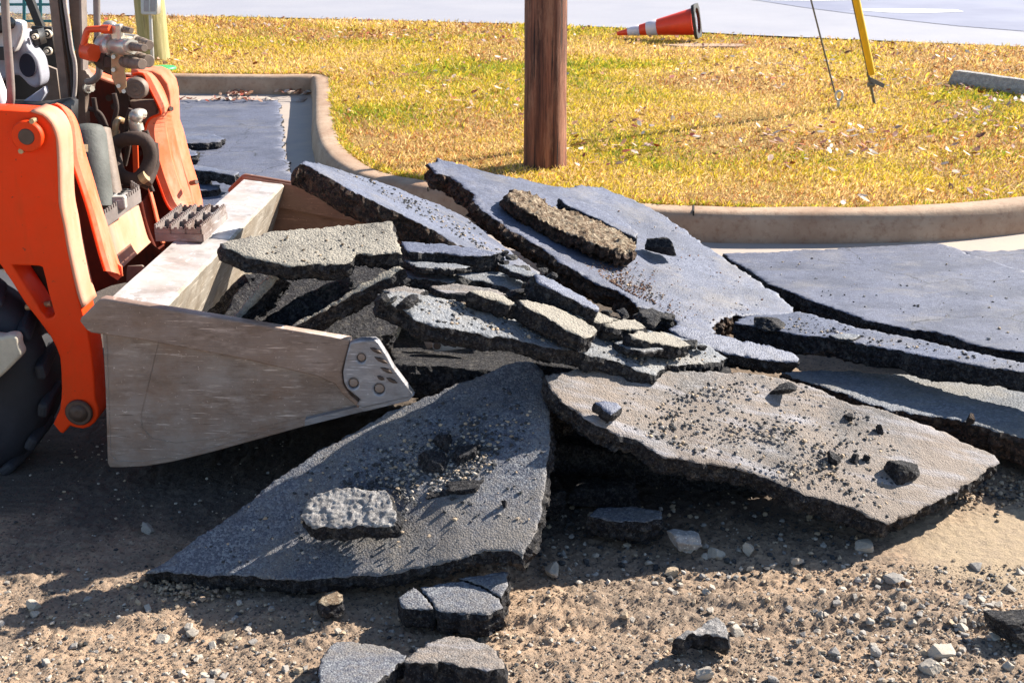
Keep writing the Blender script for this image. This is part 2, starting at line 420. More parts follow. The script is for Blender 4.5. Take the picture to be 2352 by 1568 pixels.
P[:, 2] = h * np.where(near > 0, 1, 0) - .012 - np.clip((P[:, 1] - 5.4), 0, 1) * .06
nx, ny = len(gx), len(gy); idx = np.arange(nx * ny).reshape(ny, nx)
F = np.stack([idx[:-1, :-1].ravel(), idx[:-1, 1:].ravel(), idx[1:, 1:].ravel(), idx[1:, :-1].ravel()], 1)
k = NT('dry_tan_dirt')
c = k.mix(k.ramp(k.noise(2.0, 6, .6), [(.38, 0), (.62, 1)]), (.46, .32, .215), (.31, .23, .17))
c = k.mix(k.ramp(k.noise(22, 5, .7), [(.45, 0), (.70, .75)]), c, (.20, .155, .12))
c = k.mix(k.ramp(k.noise(75, 4, .7), [(.55, 0), (.70, .6)]), c, (.50, .41, .31))
g = k.n('ShaderNodeSeparateColor', {0: k.vor(150, 'Color')}).outputs[0]
c = k.mix(k.ramp(g, [(.86, 0), (.93, .7)]), c, (.08, .075, .07))
# shade under bucket and pile painted into the dirt, with asphalt residue
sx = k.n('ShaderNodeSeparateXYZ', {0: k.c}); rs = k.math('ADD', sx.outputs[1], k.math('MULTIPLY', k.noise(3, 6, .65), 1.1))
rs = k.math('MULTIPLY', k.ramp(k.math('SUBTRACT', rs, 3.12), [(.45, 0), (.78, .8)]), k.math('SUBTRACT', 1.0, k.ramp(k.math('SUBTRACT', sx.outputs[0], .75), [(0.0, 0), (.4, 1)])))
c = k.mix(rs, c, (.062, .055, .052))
# compacted sandy area
sx = k.n('ShaderNodeSeparateXYZ', {0: k.c}); dx = k.math('MULTIPLY', k.math('SUBTRACT', sx.outputs[0], 1.6), 1.6); dy = k.math('MULTIPLY', k.math('SUBTRACT', sx.outputs[1], 3.1), 2.7)
rr = k.math('SQRT', k.math('ADD', k.math('MULTIPLY', dx, dx), k.math('MULTIPLY', dy, dy)))
rr = k.math('ADD', rr, k.math('MULTIPLY', k.noise(9, 4, .6), .35))
c = k.mix(k.ramp(rr, [(.75, .85), (1.1, 0)]), c, k.mix(k.ramp(k.noise(35, 5, .7), [(.4, 0), (.7, 1)]), (.47, .36, .24), (.38, .295, .21)))
nn = k.bump(k.noise(160, 5, .75), .9, .006, k.bump(k.noise(45, 5, .7), .6, .012))
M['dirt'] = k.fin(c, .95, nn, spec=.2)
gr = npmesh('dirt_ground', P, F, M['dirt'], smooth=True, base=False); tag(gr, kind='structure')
def gheight(x, y):
    j = np.clip(np.searchsorted(gx, x), 0, nx - 1); i = np.clip(np.searchsorted(gy, y), 0, ny - 1); return P[:, 2].reshape(ny, nx)[i, j]
P_ground = P.copy()
def gh(x, y):
    i = min(max(int(np.searchsorted(gy, y)), 0), ny - 1); j = min(max(int(np.searchsorted(gx, x)), 0), nx - 1)
    return float(P_ground[i * nx + j, 2])

# ------------------------------------------------------------------ lawn
st_px = [(-600, 26), (0, 32), (190, 36), (600, 42), (860, 48), (1150, 56), (1400, 65), (1700, 82), (2000, 95), (2352, 110), (2700, 128)]
ST = [Z(u, v, .21) for u, v in st_px]
lawnpoly = [Vector((p.x, p.y, 0)) for p in PATH]
def sheet(name, poly, z, mat, grid=None, amp=0.0, seed=0):
    pts = [(p[0], p[1]) for p in poly]; n0 = len(pts)
    if grid:
        x0, x1, y0, y1, s = grid; a, b = np.meshgrid(np.arange(x0, x1, s), np.arange(y0, y1, s)); a = a.ravel(); b = b.ravel()
        m = inpoly(a, b, pts); pts += list(zip(a[m], b[m]))
    r = delaunay_2d_cdt([Vector(p) for p in pts], [], [list(range(n0))], 1, 1e-6)
    V = np.array([(p.x, p.y, z) for p in r[0]])
    if amp: V[:, 2] += fbm(V, .8, seed) * amp
    return npmesh(name, V, [f for f in r[2]], mat, smooth=True, base=False)
far = ST[::-1]
lp = [(p.x, p.y) for p in PATH] + [(60, 20), (400, 60), (400, 900), (-400, 900), (-400, 12), (-60, 11)]
k = NT('thatch_and_soil_under_grass')
c = k.mix(k.ramp(k.noise(1.1, 6, .6), [(.35, 0), (.65, 1)]), (.42, .28, .05), (.42, .26, .11))
c = k.mix(k.ramp(k.noise(40, 5, .8), [(.42, 0), (.64, 1)]), c, (.15, .09, .03))
M['lawn'] = k.fin(c, .95, k.bump(k.noise(60, 4), .8, .02), spec=.2)
lw = sheet('lawn', lp, .205, M['lawn'], (-8, 9, 5.5, 18, .4), .012, 4); tag(lw, kind='structure')
# street
k = NT('sun_bleached_street')
c = k.mix(k.ramp(k.noise(.9, 6, .6), [(.35, 0), (.65, 1)]), (.30, .30, .345), (.34, .335, .37))
c = k.mix(k.ramp(k.noise(60, 3, .8), [(.5, 0), (.7, .35)]), c, (.24, .235, .25))
M['street'] = k.fin(c, .8, k.bump(k.noise(150, 4), .3, .003))
sp_ = [(p.x, p.y) for p in ST] + [(40, 14.5), (300, -60), (300, 60), (60, 31), (-60, 33), (-300, 45), (-300, 22), (-40, 17)]
stt = sheet('street', sp_, .222, M['street']); tag(stt, kind='structure')
k = NT('darker_blue_grey_asphalt')  # darker bluish asphalt on part of the street
c = k.mix(k.ramp(k.noise(.8, 5, .6), [(.35, 0), (.65, 1)]), (.20, .21, .29), (.26, .27, .35))
M['darker_lane'] = k.fin(c, .8)
npx = [(1640, -10), (1745, 2), (1850, 18), (1960, 32), (2080, 47), (2200, 60), (2352, 72), (2600, 90)]
q = [Z(u, v, .226) for u, v in npx]; ax_ = sheet('street_lane', [(p.x, p.y) for p in q] + [(40, 20), (40, 29), (q[0].x + 1, 29)], .227, M['darker_lane']); tag(ax_, kind='structure')
k = NT('white_road_paint'); M['rp'] = k.fin(k.mix(k.ramp(k.noise(20, 4, .7), [(.4, 0), (.62, .5)]), (.80, .79, .78), (.5, .5, .52)), .7)
for n_, q in (('lane_marking', [(1950, 22), (2040, 20), (2195, 22), (2215, 27), (2130, 30), (2040, 29)]), ('lane_marking', [(1745, -6), (1900, -8), (2010, -3), (2010, 0), (1880, 2), (1770, 1)])):
    q = [Z(u, v, .231) for u, v in q]; o = sheet(n_, [(p.x, p.y) for p in q], .231, M['rp']); tag(o, kind='structure')

# grass blades
rng = np.random.default_rng(5)
N = 700000
y = 5.6 + (19.5 - 5.6) * rng.random(N) ** 1.55; x = (rng.random(N) * 2 - 1) * (y * .46 + 1.1)
x = np.where(rng.random(N) < .0, x, x)
def streety(xx): return np.interp(xx, [p.x for p in ST], [p.y for p in ST])
bkp = [(p.x, p.y) for p in PATH] + [(40, 40), (-40, 40)]
m = inpoly(x, y, bkp) & (y < streety(x) + .05 * vnoise(np.stack([x, y, x], 1), 3, 2) - .02)
x, y = x[m], y[m]; q = np.stack([x, y, 0 * x], 1)
green = np.clip(.40 + .6 * fbm(q, .75, 50, 3) - .018 * (y - 9), 0, 1)
bare = fbm(q, 1.1, 60, 3)
keep = rng.random(len(x)) < np.clip(.9 - bare * .55, .25, 1)
x, y, green, bare, q = x[keep], y[keep], green[keep], bare[keep], q[keep]; n = len(x)
# ragged blades leaning over the curb
ne_ = 26000; ii = rng.integers(1, len(PATH) - 1, ne_); pa = np.array([tuple(p) for p in PATH]); tt = pa[ii] - pa[ii - 1]; f_ = rng.random(ne_)[:, None]; tl = np.linalg.norm(tt[:, :2], axis=1)[:, None]; off_ = -np.abs(rng.normal(0, .03, ne_)) + .022 * (vnoise(pa[ii] * 1.0, 5, 88) + .6)
ex = pa[ii - 1] + tt * f_ + np.stack([tt[:, 1], -tt[:, 0], 0 * f_[:, 0]], 1) / tl * off_[:, None]; me_ = (np.abs(ex[:, 0]) < 6)
ex = ex[me_]; x = np.concatenate([x, ex[:, 0]]); y = np.concatenate([y, ex[:, 1]]); green = np.concatenate([green, np.full(len(ex), .55)]); bare = np.concatenate([bare, np.zeros(len(ex))]); q = np.stack([x, y, 0 * x], 1); n = len(x)
zb = .203 + fbm(q, .8, 4) * .012
L = (.014 + .040 * rng.random(n) ** 2.2) * (1 + .30 * np.clip(vnoise(q, 2.2, 70), -.5, 1)) * (1 + .03 * (y - 6)); wd = (.0018 + .002 * rng.random(n)) * (1 + .13 * (y - 6))
th = rng.random(n) * 2 * np.pi; lean = .35 + .8 * rng.random(n); ph = rng.random(n) * np.pi
dx = np.cos(th) * np.sin(lean); dy = np.sin(th) * np.sin(lean); dz = np.cos(lean)
px_, py_ = np.cos(ph) * wd, np.sin(ph) * wd
V = np.empty((n, 4, 3)); B = np.stack([x, y, zb], 1); D = np.stack([dx, dy, dz], 1) * L[:, None]; W = np.stack([px_, py_, 0 * px_], 1)
V[:, 0] = B - W; V[:, 1] = B + W; V[:, 2] = B + D * .6 + W * .7 + np.array([0, 0, 1]) * (L * .12)[:, None]; V[:, 3] = B + D
F = np.stack([np.arange(n) * 4, np.arange(n) * 4 + 1, np.arange(n) * 4 + 2, np.arange(n) * 4 + 3], 1)
cols = np.array([(.50, .38, .03), (.22, .29, .02), (.66, .46, .20), (.40, .17, .06), (.66, .50, .07)])
r = rng.random(n) + (green - .45) * 1.25
ci = np.where(r > .95, 1, np.where(r > .55, 0, np.where(r > .25, 4, 2)))
ci = np.where(rng.random(n) < np.clip(.16 + bare * .95 + .3 * (x < -1.2) * (y > 10.5), .02, .8), 3 - (rng.random(n) < .45), ci)
colr = cols[ci] * (.62 + 1.1 * rng.random(n))[:, None]
k = NT('grass_blades')
a = k.n('ShaderNodeAttribute', attribute_name='tint')
k.fin(a.outputs['Color'], .6, spec=.3)
tr = k.n('ShaderNodeBsdfTranslucent', {'Color': a.outputs['Color']}); mx = k.n('ShaderNodeMixShader', {0: .45, 1: k.b.outputs[0], 2: tr.outputs[0]})
k.t.links.new(mx.outputs[0], k.t.nodes['Material Output'].inputs[0]); M['grass'] = k.m
def tinted(name, V, F, tint, mat):
    o = npmesh(name, V, F, mat, base=False); at = o.data.color_attributes.new('tint', 'FLOAT_COLOR', 'POINT')
    t = np.ones((len(V), 4)); t[:, :3] = tint; at.data.foreach_set('color', t.ravel()); return o
o = tinted('grass', V.reshape(-1, 3), F, np.repeat(colr, 4, 0), M['grass']); tag(o, 'short dry yellow green grass of the lawn', None, None, 'stuff'); 

# fallen leaves
k = NT('dry_leaves'); a = k.n('ShaderNodeAttribute', attribute_name='tint'); k.fin(a.outputs['Color'], .6); M['leaf'] = k.m
lc = np.array([(.50, .30, .20), (.66, .48, .38), (.24, .08, .04), (.36, .17, .08), (.58, .47, .38), (.34, .06, .03)])
def leafverts(x, y, z, s, seed):
    r = np.random.default_rng(seed); a = r.random() * 6.28; t = r.uniform(-.5, .5); b = r.uniform(-.6, .6)
    base = np.array([(-.5, 0, .12), (-.2, .22, .02), (.2, .2, 0), (.5, 0, .15), (.2, -.22, .05), (-.2, -.2, .03)]) * s
    base[:, 2] += np.abs(base[:, 1]) * r.uniform(.1, .7); ca, sa = math.cos(a), math.sin(a)
    V = base.copy(); V[:, 2] += base[:, 0] * t + base[:, 1] * b
    return np.stack([x + V[:, 0] * ca - V[:, 1] * sa, y + V[:, 0] * sa + V[:, 1] * ca, z + V[:, 2]], 1)
LF = np.array([(0, 1, 2, 3, 4, 5)])
N = 9500; y = 6 + 13 * rng.random(N) ** 1.2; x = (rng.random(N) * 2 - 1) * (y * .45 + .8)
q = np.stack([x, y, 0 * x], 1); dn = np.clip(.36 + fbm(q, .7, 81, 3) * 1.2 + .1 * np.clip(y - 8, 0, 3), 0, 1)
m = inpoly(x, y, bkp) & (y < streety(x)) & (rng.random(N) < dn); x, y = x[m], y[m]
order = np.argsort(y); x, y = x[order], y[order]
VV, CC, ne = [], [], 150
for i in range(len(x)):
    s = rng.uniform(.028, .075); z = .228 + rng.random() * .01; c = lc[rng.integers(0, 6)] * rng.uniform(.7, 1.15)
    v = leafverts(x[i], y[i], z, s, i)
    if i < ne:
        o = tinted('leaf', v - np.array([x[i], y[i], z]), LF, c, M['leaf']); o.location = (x[i], y[i], z)
        tag(o, 'small dry fallen leaf lying on the lawn grass', 'leaf', 'dry leaves fallen on the lawn')
    else: VV.append(v); CC.append(np.repeat(c[None], 6, 0))
V = np.concatenate(VV); F = np.arange(len(V)).reshape(-1, 6)
o = tinted('leaf_litter', V, F, np.concatenate(CC), M['leaf']); tag(o, 'scattered dry brown and pale leaves over the far lawn', None, None, 'stuff')
# leaves gathered in the gutter corner
VV, CC = [], []
for i in range(260):
    t = rng.random()
    u, v_ = (rng.normal(690, 22), rng.normal(208, 4)) if t < .55 else ((rng.normal(548, 14), rng.normal(214, 3)) if t < .8 else (rng.uniform(400, 640), rng.normal(229, 2)))
    if u > 712: u = 712 - rng.random() * 20
    p = Z(u, v_, .075 + rng.random() * .03); VV.append(leafverts(p.x, p.y, p.z, rng.uniform(.03, .07), i + 999)); CC.append(np.repeat((lc[rng.integers(0, 6)] * rng.uniform(.7, 1.1))[None], 6, 0))
o = tinted('gutter_leaves', np.concatenate(VV), np.arange(260 * 6).reshape(-1, 6), np.concatenate(CC), M['leaf']); tag(o, 'drift of dry leaves caught in the gutter corner', None, None, 'stuff')

# ------------------------------------------------------------------ things on the lawn
k = NT('brown_creosoted_wood')
g = k.noise(30, 6, .7, k.map((1, 1, .05))); g2 = k.noise(90, 5, .7, k.map((1, 1, .04)))
c = k.mix(k.ramp(g, [(.38, 0), (.62, 1)]), (.085, .026, .014), (.30, .105, .055))
c = k.mix(k.ramp(g2, [(.5, 0), (.66, .8)]), c, (.055, .022, .014))
c = k.mix(k.ramp(k.noise(14, 6, .75, k.map((1, 1, .12))), [(.50, 0), (.62, .7)]), c, (.40, .19, .11))
c = k.mix(k.ramp(k.noise(50, 4, .7, k.map((1, 1, .02))), [(.58, 0), (.62, 1)]), c, (.02, .01, .008))
M['wood'] = k.fin(c, .75, k.bump(g, .8, .012, k.bump(g2, .8, .006)))
k = NT('greenish_treated_wood')
g = k.noise(30, 6, .7, k.map((1, 1, .06)))
c = k.mix(k.ramp(g, [(.35, 0), (.65, 1)]), (.26, .24, .08), (.52, .44, .22)); c = k.mix(k.ramp(k.noise(60, 5, .7, k.map((1, 1, .05))), [(.55, 0), (.7, .7)]), c, (.12, .10, .04))
M['wood2'] = k.fin(c, .75, k.bump(g, .6, .01))
def pole(name, cu_, v0, r0, r1, H, mat, lean, label):
    b = Z(cu_, v0, .17); n = 44; rows = 160; V = []; F = []
    for i in range(rows + 1):
        t = i / rows; z = b.z + H * t ** 1.5
        for j in range(n):
            a = 2 * math.pi * j / n; V.append((b.x + lean * (z - b.z) + math.cos(a) * (r0 + (r1 - r0) * t), b.y + math.sin(a) * (r0 + (r1 - r0) * t), z))
    V = np.array(V); c0 = np.stack([b.x + lean * (V[:, 2] - b.z), np.full(len(V), b.y)], 1); d = V[:, :2] - c0
    cr = V * np.array([1, 1, .05]); f = 1 + fbm(cr, 28, 3, 3) * .02 + fbm(V, 2, 9) * .012
    crack = np.clip(vnoise(V * np.array([1, 1, .04]), 34, 15) - .55, 0, 1) * .16; f = f - crack
    V[:, :2] = c0 + d * f[:, None]
    for i in range(rows):
        for j in range(n): F.append((i * n + j, i * n + (j + 1) % n, (i + 1) * n + (j + 1) % n, (i + 1) * n + j))
    F.append(tuple(range(rows * n, rows * n + n)))
    return tag(npmesh(name, V, F, mat, smooth=True), label, 'utility pole')
pole('utility_pole', 1252, 392, .131, .105, 8.0, M['wood'], -.004, 'thick reddish brown wooden pole standing behind the broken slabs')
lp_ = pole('utility_pole', 357, 146, .148, .12, 7.5, M['wood2'], 0, 'greenish weathered wooden pole carrying a grey meter box')
PB = Z(357, 146, .17)
M['galv'] = plain('galvanised_metal', (.52, .53, .55), .45, .5, .15, .1)
M['glassd'] = plain('dim_window_glass', (.34, .33, .36), .25, 0, .2, .0)
mb_ = empty('meter_box', Y(343, 20, PB.y - .22), 'small grey meter box on the greenish left pole', 'meter box')
plateY('housing', [(323, -25), (362, -25), (361, 33), (358, 35), (327, 34), (323, 31)], PB.y - .28, .12, M['galv'], mb_, .006)
plateY('window', [(330, -8), (356, -8), (356, 27), (330, 27)], PB.y - .288, .012, M['glassd'], mb_, .002)
plateY('divider', [(342, -8), (345, -8), (345, 27), (342, 27)], PB.y - .294, .008, M['galv'], mb_, .001)
b = MB(); b.cyl(Y(345, 30, PB.y - .24), Y(351, 152, PB.y - .24), .017); cd = b.build('conduit', M['galv'], mb_)
# guy wires
M['yellow'] = plain('yellow_plastic_guard', (.78, .47, .02), .45, 0, .1, .02)
M['cable'] = plain('grey_steel_cable', (.16, .17, .19), .5, .6, .3, .6, 200)
PT = Z(1252, 392, .22)
def guy(base, top_px, L):
    """from the anchor, up along the sight line through top_px, leaning towards the pole"""
    b_ = Z(*base, .22); 
    best = None
    for i in range(400):
        yy = b_.y - 3.0 * i / 400; p = Y(*top_px, yy); d = (p - b_)
        f = (PT.x - b_.x) / d.x if abs(d.x) > 1e-4 else 1e9
        e = abs(b_.y + d.y * f - PT.y)
        if f > 0 and (best is None or e < best[0]): best = (e, p)
    return b_, (best[1] - b_).normalized()
a0, d0 = guy((2008, 236), (1957, -3), 0)
t = empty('guy_wire', a0, 'anchored guy cable sheathed by a bright yellow guard tube', 'guy wire')
b = MB(); b.cyl(a0 - d0 * .1, a0 + d0 * .28, .011); b.build('anchor_rod', M['cable'], t)
b = MB(); b.cyl(a0 + d0 * .24, a0 + d0 * 7.5, .0065); b.build('cable', M['cable'], t)
s_ = Vector((.028, 0, 0)); b = MB(); b.cyl(a0 + d0 * .27 + s_, a0 + d0 * 2.6 + s_, .027, n=20); b.build('guard_tube', M['yellow'], t)
b = MB(); b.box(a0 + d0 * .2 + Vector((-.005, -.02, 0)), (.11, 0, -.05), (0, .02, 0), (.01, 0, .03)); b.cyl(a0 + d0 * .17 - Vector((.02, 0, 0)), a0 + d0 * .17 + Vector((.03, 0, 0)), .02); b.build('clamp', M['cable'], t)
a1, d1 = guy((1925, 243), (1862, -3), 0)
t = empty('guy_wire', a1, 'bare thin steel guy cable ending in an eye in the grass', 'guy wire')
b = MB(); b.cyl(a1 + d1 * .13, a1 + d1 * 7.5, .0065); b.build('cable', M['cable'], t)
b = MB(); c_ = a1 + Vector((0, 0, .075)); b.tube([c_ + Vector((math.cos(q_) * .026, 0, math.sin(q_) * .036)) for q_ in np.linspace(0, 2 * math.pi, 14)], .009, 8, 2)
b.cyl(a1 - Vector((0, 0, .06)), a1 + Vector((0, 0, .042)), .012); b.build('eye_anchor', M['galv'], t)
# traffic cone lying on its side
M['cone'] = plain('orange_cone_plastic', (.85, .06, .018), .4, 0, .1, .03)
k = NT('white_reflective_band'); M['band'] = k.fin((.72, .66, .74), .35)
k = NT('black_rubber'); M['rubber'] = k.fin(k.mix(k.ramp(k.noise(20, 5), [(.5, 0), (.7, .4)]), (.025, .025, .025), (.14, .14, .13)), .7, k.bump(k.noise(40, 4), .3, .004))
tip = Z(1418, 82, .235); axd = Vector((.96, -.30, 0)).normalized()
H = .86; rb = .145; hb = .18
ta = math.asin((hb - .02) / H * .98); axd = (Vector((axd.x, axd.y, 0)) * math.cos(ta) + Vector((0, 0, math.sin(ta)))).normalized()
base_ = tip + Vector((0, 0, .02)) + axd * H
cn = empty('traffic_cone', (base_.x, base_.y, .22), 'orange traffic cone with pale bands lying on its side', 'traffic cone')
def rr_(t): return .022 + (rb - .022) * t
b = MB(); A = base_ - axd * H
for nme, t0, t1, mt, ex in (('cone_body', 0, 1, M['cone'], 0), ('reflective_band', .14, .30, M['band'], .003), ('reflective_band', .39, .53, M['band'], .003)):
    b = MB(); b.lathe(A + axd * H * t0, A + axd * H * t1, [(0, rr_(t0) + ex - .002), (.01, rr_(t0) + ex), (.99, rr_(t1) + ex), (1, rr_(t1) + ex - .002)], 40, cap=False)
    if ex == 0: b.lathe(A, base_, [(1, rb), (1, rb - .008), (.02, .014)], 40, cap=False); b.lathe(A - axd * .002, A + axd * .002, [(0, .02), (1, .021)], 24)
    b.build(nme, mt, cn)
e1 = axd.cross(Vector((0, 0, 1))).normalized(); e2 = e1.cross(axd).normalized()
sq = []
for sx_, sy_ in ((1, 1), (-1, 1), (-1, -1), (1, -1)):
    for q_ in ((1, .72), (.72, 1)) if sx_ * sy_ > 0 else ((.72, 1), (1, .72)): sq.append(base_ + e1 * (sx_ * hb * q_[0]) + e2 * (sy_ * hb * q_[1]))
ho = [base_ + e1 * (math.cos(a) * (rb - .006)) + e2 * (math.sin(a) * (rb - .006)) for a in np.linspace(0, 2 * math.pi, 40)[:-1]]
plate3('base_plate', [sq, ho], .035, M['rubber'], cn, .004, base_ + axd * .012, e1, e2)
# wheel stop
wst = [Z(2172, 196, .22)]; p0 = Z(2176, 190, .22); p1 = Z(2400, 222, .22); d = (p1 - p0); d.z = 0; d.normalize(); q = Vector((-d.y, d.x, 0))
prof = [(0, 0), (.0, .05), (.03, .12), (.11, .12), (.15, .05), (.15, 0)]
V = []; Ls = 1.8
for i in range(20):
    t = i / 19
    for a, z in prof: V.append(p0 + d * (Ls * t + (0.03 * z / .12 if i == 0 else 0)) + q * a + Vector((0, 0, z - .02)))
V = np.array([tuple(v) for v in V]); V += fbm(V, 9, 3)[:, None] * .004; n = len(prof)
F = [(i * n + j, i * n + (j + 1) % n, (i + 1) * n + (j + 1) % n, (i + 1) * n + j) for i in range(19) for j in range(n)] + [tuple(range(n))[::-1], tuple(range(19 * n, 20 * n))]
M['stop'] = rockmat('weathered_grey_concrete', (.30, .28, .27), (.42, .40, .38), (.5, .47, .44), .5, .4)
tag(npmesh('wheel_stop', V, F, M['stop']), 'long grey concrete wheel stop lying on the lawn', 'wheel stop')
M['green'] = plain('green_plastic', (.05, .40, .12), .5)
b = MB(); c_ = Z(372, 161, .225); b.cyl(c_, c_ + Vector((0, 0, .03)), .13, n=24, bev=.01); tag(b.build('valve_box_lid', M['green']), 'round green valve box lid behind the far curb', 'valve box')
q = [Z(u, v, .226) for u, v in [(1520, 103), (1580, 100), (1700, 101), (1715, 104), (1690, 107), (1580, 107)]]
b = MB(); b.add([p for p in q] + [p - Vector((0, 0, .05)) for p in q], [tuple(range(6))[::-1], tuple(range(6, 12))] + [(i, (i + 1) % 6, 6 + (i + 1) % 6, 6 + i) for i in range(6)])
tag(b.build('utility_cover', M['curb']), 'flat grey utility cover sunk in the grass by the cone', 'cover')
# ------------------------------------------------------------------ slabs of broken asphalt
def slab(name, label, cat, out, anc, th, top='worn_asphalt', side='edge', step=.011, jag=.006, bend=None, amp=.003, group=None, parent=None, seed=None, kind=None, big=.012, bot=None, spiky=0):
    global _sd
    seed = seed if seed is not None else sum(ord(c) for c in label)
    a, b, c = [Z(*p) for p in anc]; n = (b - a).cross(c - a).normalized()
    if n.z < 0: n = -n
    e1 = Vector((1, 0, 0)); e1 = (e1 - n * e1.dot(n)).normalized(); e2 = n.cross(e1); o = a
    P2 = []
    for u, v in out:
        p = PL(u, v, o, n) - o; P2.append(Vector((p.dot(e1), p.dot(e2), 0)))
    area = sum(P2[i].x * P2[(i + 1) % len(P2)].y - P2[(i + 1) % len(P2)].x * P2[i].y for i in range(len(P2)))
    if area < 0: P2 = P2[::-1]
    D_ = dens(P2, step); q = np.array([(p.x, p.y, seed * 1.7) for p in D_])
    nrm = np.roll(q, -1, 0) - np.roll(q, 1, 0); nl = np.stack([nrm[:, 1], -nrm[:, 0]], 1); nl /= np.linalg.norm(nl, axis=1)[:, None] + 1e-9
    off = vnoise(q, 9, seed) * jag * 1.3 + vnoise(q, 32, seed + 1) * jag * 1.1 + np.abs(vnoise(q, 70, seed + 2)) * -jag * 1.1
    B = q[:, :2] + nl * off[:, None]; nb = len(B)
    x0, y0 = B.min(0); x1, y1 = B.max(0); gs = max(step * 1.25, math.sqrt((x1 - x0) * (y1 - y0) / 9000))
    gx_, gy_ = np.meshgrid(np.arange(x0, x1, gs), np.arange(y0, y1, gs)); gx_ = gx_.ravel(); gy_ = gy_.ravel()
    rg = np.random.default_rng(seed); gx_ = gx_ + rg.uniform(-.3, .3, len(gx_)) * gs; gy_ = gy_ + rg.uniform(-.3, .3, len(gy_)) * gs
    m = inpoly(gx_, gy_, B); gx_, gy_ = gx_[m], gy_[m]
    r = delaunay_2d_cdt([Vector(p) for p in B] + [Vector(p) for p in zip(gx_, gy_)], [], [list(range(nb))], 1, 1e-6)
    T2 = np.array([tuple(p) for p in r[0]]); tri = np.array([t for t in r[2] if len(t) == 3]); nv = len(T2)
    E = np.concatenate([tri[:, [0, 1]], tri[:, [1, 2]], tri[:, [2, 0]]]); key = np.minimum(E[:, 0], E[:, 1]) * nv + np.maximum(E[:, 0], E[:, 1])
    uq, inv, cnt = np.unique(key, return_inverse=True, return_counts=True); BE = E[cnt[inv] == 1]
    s3 = np.concatenate([T2, np.full((nv, 1), seed * 1.7)], 1)
    hgt = fbm(s3, 5, seed + 5, 3) * amp * .8 + fbm(s3, 45, seed + 6, 2) * amp * .35
    if spiky: hgt = hgt + np.abs(fbm(s3, 58, seed + 8, 3)) * spiky - spiky * .3
    if bend: hgt = hgt + bend(T2[:, 0], T2[:, 1], P2)
    # outward direction on the border
    od = np.zeros((nv, 2)); dv = T2[BE[:, 1]] - T2[BE[:, 0]]; on = np.stack([dv[:, 1], -dv[:, 0]], 1)
    np.add.at(od, BE[:, 0], on); np.add.at(od, BE[:, 1], on); ln = np.linalg.norm(od, axis=1); isb = ln > 0; od[isb] /= ln[isb][:, None]
    bi = np.unique(BE.ravel()); pos = -np.ones(nv, int); pos[bi] = np.arange(len(bi))
    hgt[bi] -= np.abs(vnoise(s3[bi], 60, seed + 3)) * .009
    E1, E2, NN, O = (np.array(tuple(z)) for z in (e1, e2, n, o))
    def w3(p2, h): return O + p2[:, :1] * E1 + p2[:, 1:2] * E2 + np.asarray(h)[:, None] * NN
    V = [w3(T2, hgt)]; K = max(4, int(th / .011)); F3 = [tri]; prev = bi; base_i = nv; Q = []
    d3 = lambda t: np.concatenate([T2[bi] , np.full((len(bi), 1), t * th + seed)], 1)
    for k_ in range(1, K + 1):
        t = k_ / K; dd = d3(t)
        disp = vnoise(dd, 28, seed + 11) * .45 + vnoise(dd * np.array([1, 1, 1.6]), 75, seed + 12) * .75 - np.clip(vnoise(dd * np.array([.5, .5, 2.2]), 38, seed + 21) - .1, 0, 1) * 1.3
        outw = disp * big + vnoise(dd, 8, seed + 13) * big * .8 + math.sin(t * math.pi) * big * .4 - (big * .7 if k_ == K else 0)
        hh = hgt[bi] - th * t * (1 + .18 * vnoise(s3[bi], 11, seed + 15)) + vnoise(dd, 60, seed + 14) * .004 * (k_ < K)
        V.append(w3(T2[bi] + od[bi] * outw[:, None], hh)); cur = base_i + np.arange(len(bi)); base_i += len(bi)
        a_, b_ = pos[BE[:, 0]], pos[BE[:, 1]]
        Q.append(np.stack([prev[a_], cur[a_], cur[b_], prev[b_]], 1)); prev = cur
    # underside
    bv = w3(T2, hgt - th * (1 + .18 * vnoise(s3, 11, seed + 15)) + fbm(s3, 25, seed + 16, 2) * .004); V.append(bv)
    bid = base_i + np.arange(nv); last = np.where(isb, 0, 0); mp = bid.copy(); mp[bi] = prev
    bt = mp[tri][:, ::-1]
    F = [tuple(f) for f in tri] + [tuple(f) for f in np.concatenate(Q)] + [tuple(f) for f in bt]
    nq = sum(len(z) for z in Q); mi = [0] * len(tri) + [1] * (nq) + [2] * len(bt); sm = [True] * len(tri) + [False] * nq + [True] * len(bt)
    V = np.concatenate(V); me = npmesh(name, V, F, [M[top], M[side], M[bot or side]], parent, mi=mi, smooth=sm)
    return tag(me, label, cat, group, kind)

